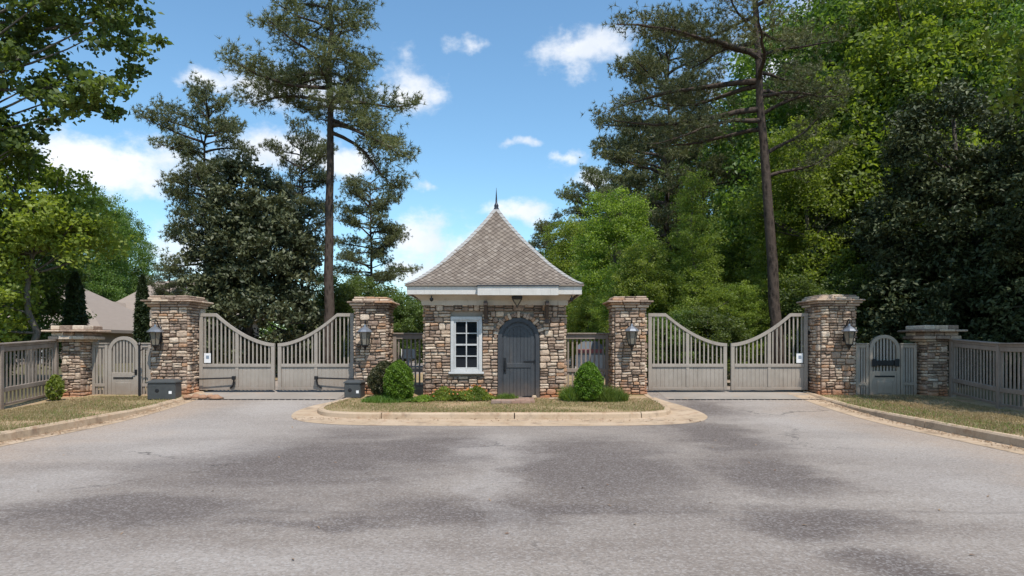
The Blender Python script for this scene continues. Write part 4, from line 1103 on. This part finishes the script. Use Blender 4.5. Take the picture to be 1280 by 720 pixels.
def bt(kind, px, d, top, label, rz, grp=WG, wide=1.0, dz=0):
    me, H = {'A': (bA, 14.6), 'B': (bB, 12.9), 'C': (bC, 7.2), 'D': (bD, 14.2)}[kind]; s = hs(top, d, H)
    t = tree('broadleaf_tree', label, me, base(px, d), rz, s*wide, grp, sz=s); return t
bt('B', 716, 40, 272, 'light green tree at the left end of the right-hand woods', .3)
bt('B', 768, 34, 238, 'green tree behind the pillar right of the guardhouse', 1.3)
bt('D', 866, 25.0, 205, 'feathery yellow-green tree above the right drive gates', .8, wide=1.05)
bt('B', 925, 34, 240, 'bright green tree beside the leaning pine trunk', 2.6)
bt('B', 806, 25.5, 300, 'bright green tree low above the gate leaf nearest the guardhouse', 4.0)
bt('A', 1040, 33, -60, 'tall green tree right of the leaning pine', .2, wide=.95)
bt('B', 1135, 29, -30, 'tall sunlit bright green tree above the clay-stained right pillar', 1.7, wide=1.0)
bt('A', 1235, 30, -120, 'tallest green tree at the upper right of the woods', 2.9, wide=.9)
bt('A', 980, 42, 40, 'green tree filling the gap behind the leaning pine', 3.9)
bt('B', 1010, 28, 150, 'mid-height bright tree right of the leaning pine trunk', 5.1)
bt('A', 1120, 44, -60, 'distant green tree crown high in the right-hand woods', 5.6)
bt('A', 880, 54, 150, 'distant green tree behind the layered pine', .9)
bt('A', 1330, 38, -100, 'green tree at the far right edge of the woods', 1.9)
bt('A', 770, 62, 235, 'far green tree behind the layered pine on its left', 3.3)
UG = 'dark understory behind the drive gates and fences'
und = [(690, 34, 365), (735, 30, 370), (775, 27, 345), (832, 21.6, 386), (884, 21.8, 380), (930, 25, 352), (1000, 25, 345), (1050, 24, 330), (1110, 30, 300), (505, 34, 362), (545, 38, 360), (425, 33, 345), (400, 32, 360),
       (905, 36, 300), (965, 33, 290), (1085, 35, 230), (1180, 28, 210), (1260, 27, 190), (1300, 24, 280), (460, 36, 340), (855, 40, 300), (800, 40, 320), (1230, 24, 330), (1150, 24, 330), (640, 44, 345), (595, 44, 350)]
names = ['understory tree behind the guardhouse roof on its right', 'understory tree over the cross fence right of the guardhouse', 'dark understory tree behind the pillar right of the guardhouse', 'low understory tree behind the hinge of the inner right gate leaf',
 'dark understory tree behind the middle of the inner right gate leaf', 'dark understory tree behind the meeting of the right gate leaves', 'dark understory tree behind the outer right gate leaf', 'dark understory tree left behind the clay-stained pillar',
 'shaded tree above the right footpath gate', 'small green tree between the left guardhouse eave and the pillar', 'small green tree behind the left side of the guardhouse', 'small tree just right of the bare pine trunk', 'small tree just left of the bare pine trunk',
 'shaded tree left of the leaning pine trunk', 'shaded tree behind the leaning pine trunk', 'tall shaded tree above the clay-stained pillar', 'tall shaded tree above the right low pier', 'tall shaded tree at the right edge of the woods',
 'dark understory tree at the right edge above the picket fence', 'small tree below the rounded grey-green pine', 'green shaded tree low under the layered pine', 'green shaded tree left under the layered pine', 'dark understory tree just right of the low pier', 'dark understory tree between footpath gate and low pier',
 'small tree hidden behind the guardhouse, right', 'small tree hidden behind the guardhouse, left']
for i, ((px, d, tp), nm) in enumerate(zip(und, names)):
    t = bt('B' if d > 23 and (650 < px < 870 or px == 930) else 'C', px, d, tp, nm, i*1.3, UG, 1.5 if d < 23 else 1.25 if 650 < px < 870 else 1.15)
# far wall of woods, one mass
rg = np.random.default_rng(77)
def band(x0, x1, y0, y1, zt, n, mat, name, size=.5):
    m = 520; c = np.stack([rg.uniform(x0, x1, m), rg.uniform(y0, y1, m), rg.uniform(0, 1, m)**.8*zt*rg.uniform(.6, 1.05, m)], 1)
    idx = rg.integers(0, m, n); pts = c[idx]+unit(rg.normal(size=(n, 3)))*rg.uniform(0, 1.7, n)[:, None]
    me = leaf_mesh(name, pts, size, M[mat], rg, np.clip(rg.uniform(.1, .8, m)[idx]+rg.normal(0, .15, n), 0, 1), .6, .6)
    o = link(bpy.data.objects.new(name, me)); o['kind'] = 'stuff'; return o
tag(band(3, 62, 66, 76, 17, 34000, 'leaf_mid', 'distant_woods'), 'far green woods closing the view behind the right-hand trees', 'woods')
tag(band(16, 46, 40, 46, 9, 22000, 'leaf_deep', 'woodland_undergrowth', .36), 'dark undergrowth deep in the right-hand woods', 'undergrowth')
tag(band(-62, -8, 78, 88, 6.5, 24000, 'leaf_deep', 'distant_woods'), 'low far woods behind the houses on the left', 'woods')

tag(band(-45, 35, -64, -60, 9, 42000, 'leaf_deep', 'added_rear_woods', .8), 'unseen green woods added behind the viewpoint to darken the window reflection', 'woods')  # added out of view to keep the bright horizon out of the panes
# -- left side trees
lbright = broadleaf([(.1, 0, 5.3, 1.7, 1.7, 1.6), (-1.9, 0, 5.4, 2.0, 1.8, 1.9), (1.4, 0, 4.6, 1.0, 1.0, .9), (-1.1, -.2, 2.8, 1.3, 1.3, 1.5), (-.6, 0, 6.9, 1.0, 1.0, .8)], 300, 95, .135, 'leaf_bright', 71, 5.2, cr=.55, tr=.13, nl=60, shell=.5, up=.8, aspect=.7, tintc=.9)
tree('maple_tree', 'bright green leafy tree behind the left picket fence', lbright, ((40-640)/853.3*20, 20, .2), 0, 1.0)
tree('broadleaf_tree', 'darker green tree low behind the left picket fence', bC, ((10-640)/853.3*24, 24, .2), 0, .9, 'trees beyond the left fence')
bt('A', 122, 72, 236, 'green tree with pointed crown left of the dark evergreen', 2.0, 'trees beyond the left fence', .9)
bt('A', 158, 80, 262, 'distant green tree above the tan house roofs', 3.5, 'trees beyond the left fence', .8)
bt('B', 40, 74, 260, 'distant green tree at the left edge', 3.0, 'trees beyond the left fence')
bt('C', 232, 74, 350, 'small dark tree behind the farther house', 1.0, 'trees beyond the left fence')
bt('C', 262, 34, 345, 'small dark tree left of the big evergreen', 2.0, 'trees beyond the left fence')
# overhanging tree at the upper left, its trunk out of view
lov = broadleaf([(0, 0, 8.6, 2.6, 2.4, 2.2), (3.2, 0, 8.2, 1.7, 1.4, .9), (4.0, .2, 7.1, .95, .8, .4), (3.2, -.2, 6.1, 1.35, .9, .55), (2.0, 0, 6.7, 1.2, 1.2, 1.1), (1.6, 0, 5.2, .8, 1.0, .6), (.4, 0, 5.6, 1.3, 1.3, .9)], 460, 56, .13, 'leaf_deep', 73, 9.5, cr=.36, tr=.11, nl=70, shell=.3, up=.6, aspect=.75, flat=.45, tintc=.5)
tree('maple_tree', 'leafy tree whose boughs hang into the upper left corner', lov, (-16.3, 19.0, .2), 0, 1.36)
rov = broadleaf([(0, 0, 9.5, 3.4, 3.0, 2.6), (-1.6, 0, 7.2, 2.0, 1.6, 1.2), (-1.0, .6, 11.5, 2.6, 2.2, 1.6), (.8, 0, 6.0, 2.6, 2.2, 1.2)], 300, 80, .16, 'leaf_bright', 74, 11, cr=.6, tr=.2, nl=70, shell=.35, up=.7, aspect=.7)
tree('maple_tree', 'bright leafy tree whose boughs enter at the upper right corner', rov, (13.6, 14.2, .14), 0, 1.0)
rsh = broadleaf([(0, 0, 6.5, 2.8, 2.6, 1.8), (0, 0, 9.0, 2.6, 2.6, 2.2)], 260, 80, .18, 'leaf_mid', 75, 9, cr=.7, tr=.18, nl=30, shell=.3)
tree('broadleaf_tree', 'shade tree beside the right fence, out past the frame edge', rsh, (14.4, 11.8, .14), 0, 1.0, 'trees shading the right fence')

# -- columnar cypresses
def cypress(label, loc, h, w_, seed):
    rg2 = np.random.default_rng(seed); n = 9000; z = rg2.uniform(0, 1, n)**.9; a = rg2.uniform(0, 2*math.pi, n)
    prof = np.interp(z, [0, .1, .5, .85, 1], [.6, .9, 1, .65, .08])*(1+.13*np.sin(a*5+z*23)); rr = prof*w_*np.sqrt(rg2.uniform(.35, 1, n))
    pts = np.stack([rr*np.cos(a), rr*np.sin(a), .2+z*(h-.2)], 1)
    cm = leaf_mesh('crown', pts, .16, M['cypress'], rg2, rg2.uniform(0, 1, n), .35, 1.2)
    m = MB(); m.tube([(0, 0, -.3), (0, 0, h*.8)], [.08, .02], 7); tree('cypress_tree', label, (cm, m.mesh('trunk', M['bark'])), loc, 0, 1, 'columnar cypresses beyond the left gates')
cypress('slender cypress between the left footpath gate and the tall pillar', ((178-640)/853.3*21, 21, .3), 3.4, .21, 1)
cypress('broad dark cypress above the left low pier', ((94-640)/853.3*22, 22, .3), 3.6, .34, 2)

# ------------------------------------------------------------------ shrubs, flowers, grass on the island
def shrub(label, loc, h, w_, mat, seed, cone=True, n=16000, leaf=.045, group='clipped shrubs on the island'):
    rg2 = np.random.default_rng(seed); z = rg2.uniform(0, 1, n); a = rg2.uniform(0, 2*math.pi, n)
    prof = np.interp(z, [0, .08, .3, .6, .8, .93, 1], [.6, .88, 1, .93, .74, .46, .05]) if cone else np.sin(np.clip(z*.93+.07, 0, 1)*math.pi)**.55
    lump = 1+.07*np.sin(a*4+z*9+seed)+.06*np.sin(a*9-z*17)+rg2.normal(0, .04, n); rr = prof*w_*lump*np.sqrt(rg2.uniform(.55, 1, n))
    pts = np.stack([rr*np.cos(a), rr*np.sin(a), .03+z*h*(1+.05*np.sin(a*3))], 1); N = np.clip(.5+.4*np.sin(a*7+z*31)+rg2.normal(0, .2, n), 0, 1)
    cm = leaf_mesh('foliage', pts, leaf, M[mat], rg2, N, .55, .7); t = thing('shrub', label, 'shrub', loc, 0, group); place('foliage', cm, t)
    m = MB(); 
    for k in range(5): aa = k*1.3; m.tube([(0, 0, -.05), (.12*math.cos(aa)*w_, .12*math.sin(aa)*w_, h*.3), (.45*math.cos(aa)*w_, .45*math.sin(aa)*w_, h*.62)], [.018, .012, .005], 5)
    m.build('stem', M['bark'], t)
shrub('bright green cone-shaped shrub in front of the left pillar', (-2.78, 16.75, zv(16.7)), .94, .37, 'shrub', 1)
shrub('dark reddish round shrub left of the bright green cone', (-3.22, 17.25, zv(17.2)), .88, .40, 'shrub_dark', 2, False)
shrub('bright green cone-shaped shrub right of the guardhouse', (1.88, 16.75, zv(16.7)), .90, .35, 'shrub', 3)
shrub('small leafy bush with pale flowers at the foot of the left fence', (-11.25, 16.8, zv(16.8)), .58, .20, 'leaf_bright', 4, False, 650, .10)
def bed(name, label, cat, cx_, cy_, rx, ry, h, n, mat, seed, leaf=.06, flowers=None, nf=0):
    rg2 = np.random.default_rng(seed); a = rg2.uniform(0, 2*math.pi, n); q = np.sqrt(rg2.uniform(0, 1, n)); x = q*np.cos(a)*rx; y = q*np.sin(a)*ry
    top = h*(1-.75*q**2)*(.65+.35*np.sin(x*7+seed)*np.cos(y*9)); z = rg2.uniform(.1, 1, n)**.7*np.maximum(top, .05)
    t = thing(name, label, cat, (cx_, cy_, zv(cy_)), 0); place('foliage', leaf_mesh('foliage', np.stack([x, y, z], 1), leaf, M[mat], rg2, np.clip(.45+.3*np.sin(x*11)+rg2.normal(0, .2, n), 0, 1), .4, .3), t)
    if flowers:
        k = rg2.choice(n, nf, replace=False); pts = np.stack([x[k], y[k], np.maximum(top[k], .06)+.04], 1)
        place('flowers', leaf_mesh('flowers', pts, .055, M[flowers], rg2, rg2.uniform(0, 1, nf), .9, 1.5), t)['kind'] = 'stuff'
bed('flower_bed', 'leafy flower bed with red and orange blooms under the guardhouse window', 'flower bed', -1.25, 16.95, .95, .34, .42, 9000, 'leaf_bright', 5, .07, 'flower', 90)
bed('daylily_clump', 'low grassy clump between the left cone shrub and the flower bed', 'plant', -2.30, 16.7, .40, .28, .20, 2500, 'leaf_bright', 6, .09)
def tufts(name, label, cat, cx_, cy_, rx, ry, h, n, mat, seed, kind=None):
    rg2 = np.random.default_rng(seed); a = rg2.uniform(0, 2*math.pi, n); q = np.sqrt(rg2.uniform(0, 1, n)); x = q*np.cos(a)*rx; y = q*np.sin(a)*ry
    C = np.stack([x, y, np.zeros(n)], 1); d = unit(rg2.normal(0, .35, (n, 3))+np.array([0, 0, 1])); L = (h*rg2.uniform(.5, 1.1, n)*(1-.5*q*q))[:, None]
    s = unit(np.cross(d, rg2.normal(size=(n, 3))))*.007
    mid = C+d*L*.6; tip = C+d*L+rg2.normal(0, .22, (n, 3))*L*np.array([1, 1, .3])
    me = fast_mesh(name, np.stack([C-s, C+s, mid+s*.7, mid-s*.7, tip], 1), 5, [(0, 1, 2), (0, 2, 3), (3, 2, 4)], M[mat], rg2.uniform(0, 1, n))
    o = link(bpy.data.objects.new(name, me)); o.location = (cx_, cy_, zv(cy_)); return tag(o, label, cat, kind=kind)
tufts('grass_clump', 'tall bright ornamental grass left of the right cone shrub', 'plant', 1.55, 16.85, .34, .3, .48, 2600, 'blade_green', 11)
tufts('grass_clump', 'tall bright ornamental grass right of the right cone shrub', 'plant', 2.35, 16.8, .5, .32, .42, 3200, 'blade_green', 12)
tufts('grass_clump', 'low bright grass in front of the dark round shrub', 'plant', -3.1, 16.6, .55, .3, .20, 2600, 'blade_green', 13)
tufts('grass_clump', 'low grass at the corner of the guardhouse by the flower bed', 'plant', -.15, 17.0, .3, .2, .2, 1200, 'blade_green', 14)
def turf_blades(name, label, x0f, x1f, y0, y1, n, seed, h=.045, mat='blade'):
    rg2 = np.random.default_rng(seed); y = rg2.uniform(y0, y1, n); u = rg2.uniform(0, 1, n)
    g_ = np.linspace(y0, y1, 60); x0 = np.interp(y, g_, [x0f(q) for q in g_]); x1 = np.interp(y, g_, [x1f(q) for q in g_]); x = x0+(x1-x0)*u; z = np.array([zv(q) for q in y])
    keep = (np.sin(x*2.3+1.3*np.sin(y*1.7))+np.sin(y*3.1+x)+rg2.normal(0, .8, n)) > -.9; x, y, z = x[keep], y[keep], z[keep]; n = len(x)
    C = np.stack([x, y, z+.002], 1); d = unit(rg2.normal(0, .5, (n, 3))+np.array([0, 0, 1])); L = (h*rg2.uniform(.4, 1.2, n))[:, None]; s = unit(np.cross(d, rg2.normal(size=(n, 3))))*.006
    me = fast_mesh(name, np.stack([C-s, C+s, C+d*L], 1), 3, [(0, 1, 2)], M[mat], rg2.uniform(0, 1, n)); o = link(bpy.data.objects.new(name, me)); tag(o, label, 'grass', kind='stuff')
turf_blades('grass', 'short dry grass on the left verge', lambda y: max(-11.6, -11.2-.0*y), lambda y: XL-.2, 9, 17.6, 70000, 21)
turf_blades('grass', 'short dry grass on the right verge', lambda y: XR+.2, lambda y: 10.9, 9, 17.8, 70000, 22)
turf_blades('grass', 'short dry grass on the island', lambda y: span(y)[0]+.05, lambda y: span(y)[1]-.05, 14.6, 17.2, 45000, 23, .04)
turf_blades('weeds', 'green weeds and clover patches in the dry grass of the verges', lambda y: XL-1.9, lambda y: XL-.02, 9, 17.6, 4200, 31, .07, 'blade_green')
turf_blades('weeds', 'green weeds along the right kerb', lambda y: XR+.02, lambda y: XR+1.2, 9, 17.6, 3600, 32, .07, 'blade_green')
turf_blades('weeds', 'green weeds on the island behind its kerb', lambda y: span(y)[0]+.02, lambda y: span(y)[1]-.02, 14.5, 16.9, 5200, 33, .06, 'blade_green')
def litter(name, label, segs, n, seed, size=.05, mat='litter'):
    rg2 = np.random.default_rng(seed); out = []
    for (x0, y0, x1, y1, w_, zf, dz), k in segs:
        u = rg2.uniform(0, 1, int(n*k)); off = np.abs(rg2.normal(0, w_, len(u)))*np.sign(rg2.uniform(-1, 1, len(u)))
        L = math.hypot(x1-x0, y1-y0); nx, ny = -(y1-y0)/L, (x1-x0)/L
        x = x0+(x1-x0)*u+nx*off; y = y0+(y1-y0)*u+ny*off; out.append(np.stack([x, y, np.array([zf(q)+dz for q in y])], 1))
    C = np.concatenate(out); me = leaf_mesh(name, C, size, M[mat], rg2, rg2.uniform(0, 1, len(C)), .4, 4.0, .2)
    tag(link(bpy.data.objects.new(name, me)), label, 'leaf litter', kind='stuff')
M['litter'] = leafmat('dead_leaf', (.16, .085, .045), (.40, .27, .15), .1, (1, 1, 1))
litter('fallen_leaves', 'dry fallen leaves and pine straw along the kerbs and shrub feet',
       [((XL+.12, 9, XL+.12, 17.6, .09, zr, .016), 1), ((XR-.12, 9, XR-.12, 17.6, .09, zr, .016), 1), ((-4.6, 14.3, 3.9, 14.0, .16, zr, .02), .5), ((-3.6, 16.9, -.4, 16.9, .25, zv, .02), 1), ((1.2, 16.9, 3.1, 17.0, .25, zv, .02), .8),
        ((-11.0, 16.9, -9.2, 17.3, .2, zv, .02), .5), ((9.0, 17.3, 10.7, 17.2, .25, zv, .02), .7), ((-9.8, 10, -9.8, 16.5, .8, zv, .02), .5), ((9.3, 10, 9.3, 16.5, .8, zv, .02), .5), ((-7, 8, 7, 8, 3.2, zr, .008), .12)], 700, 91)
print('triangles', sum(len(me.polygons) for me in bpy.data.meshes))
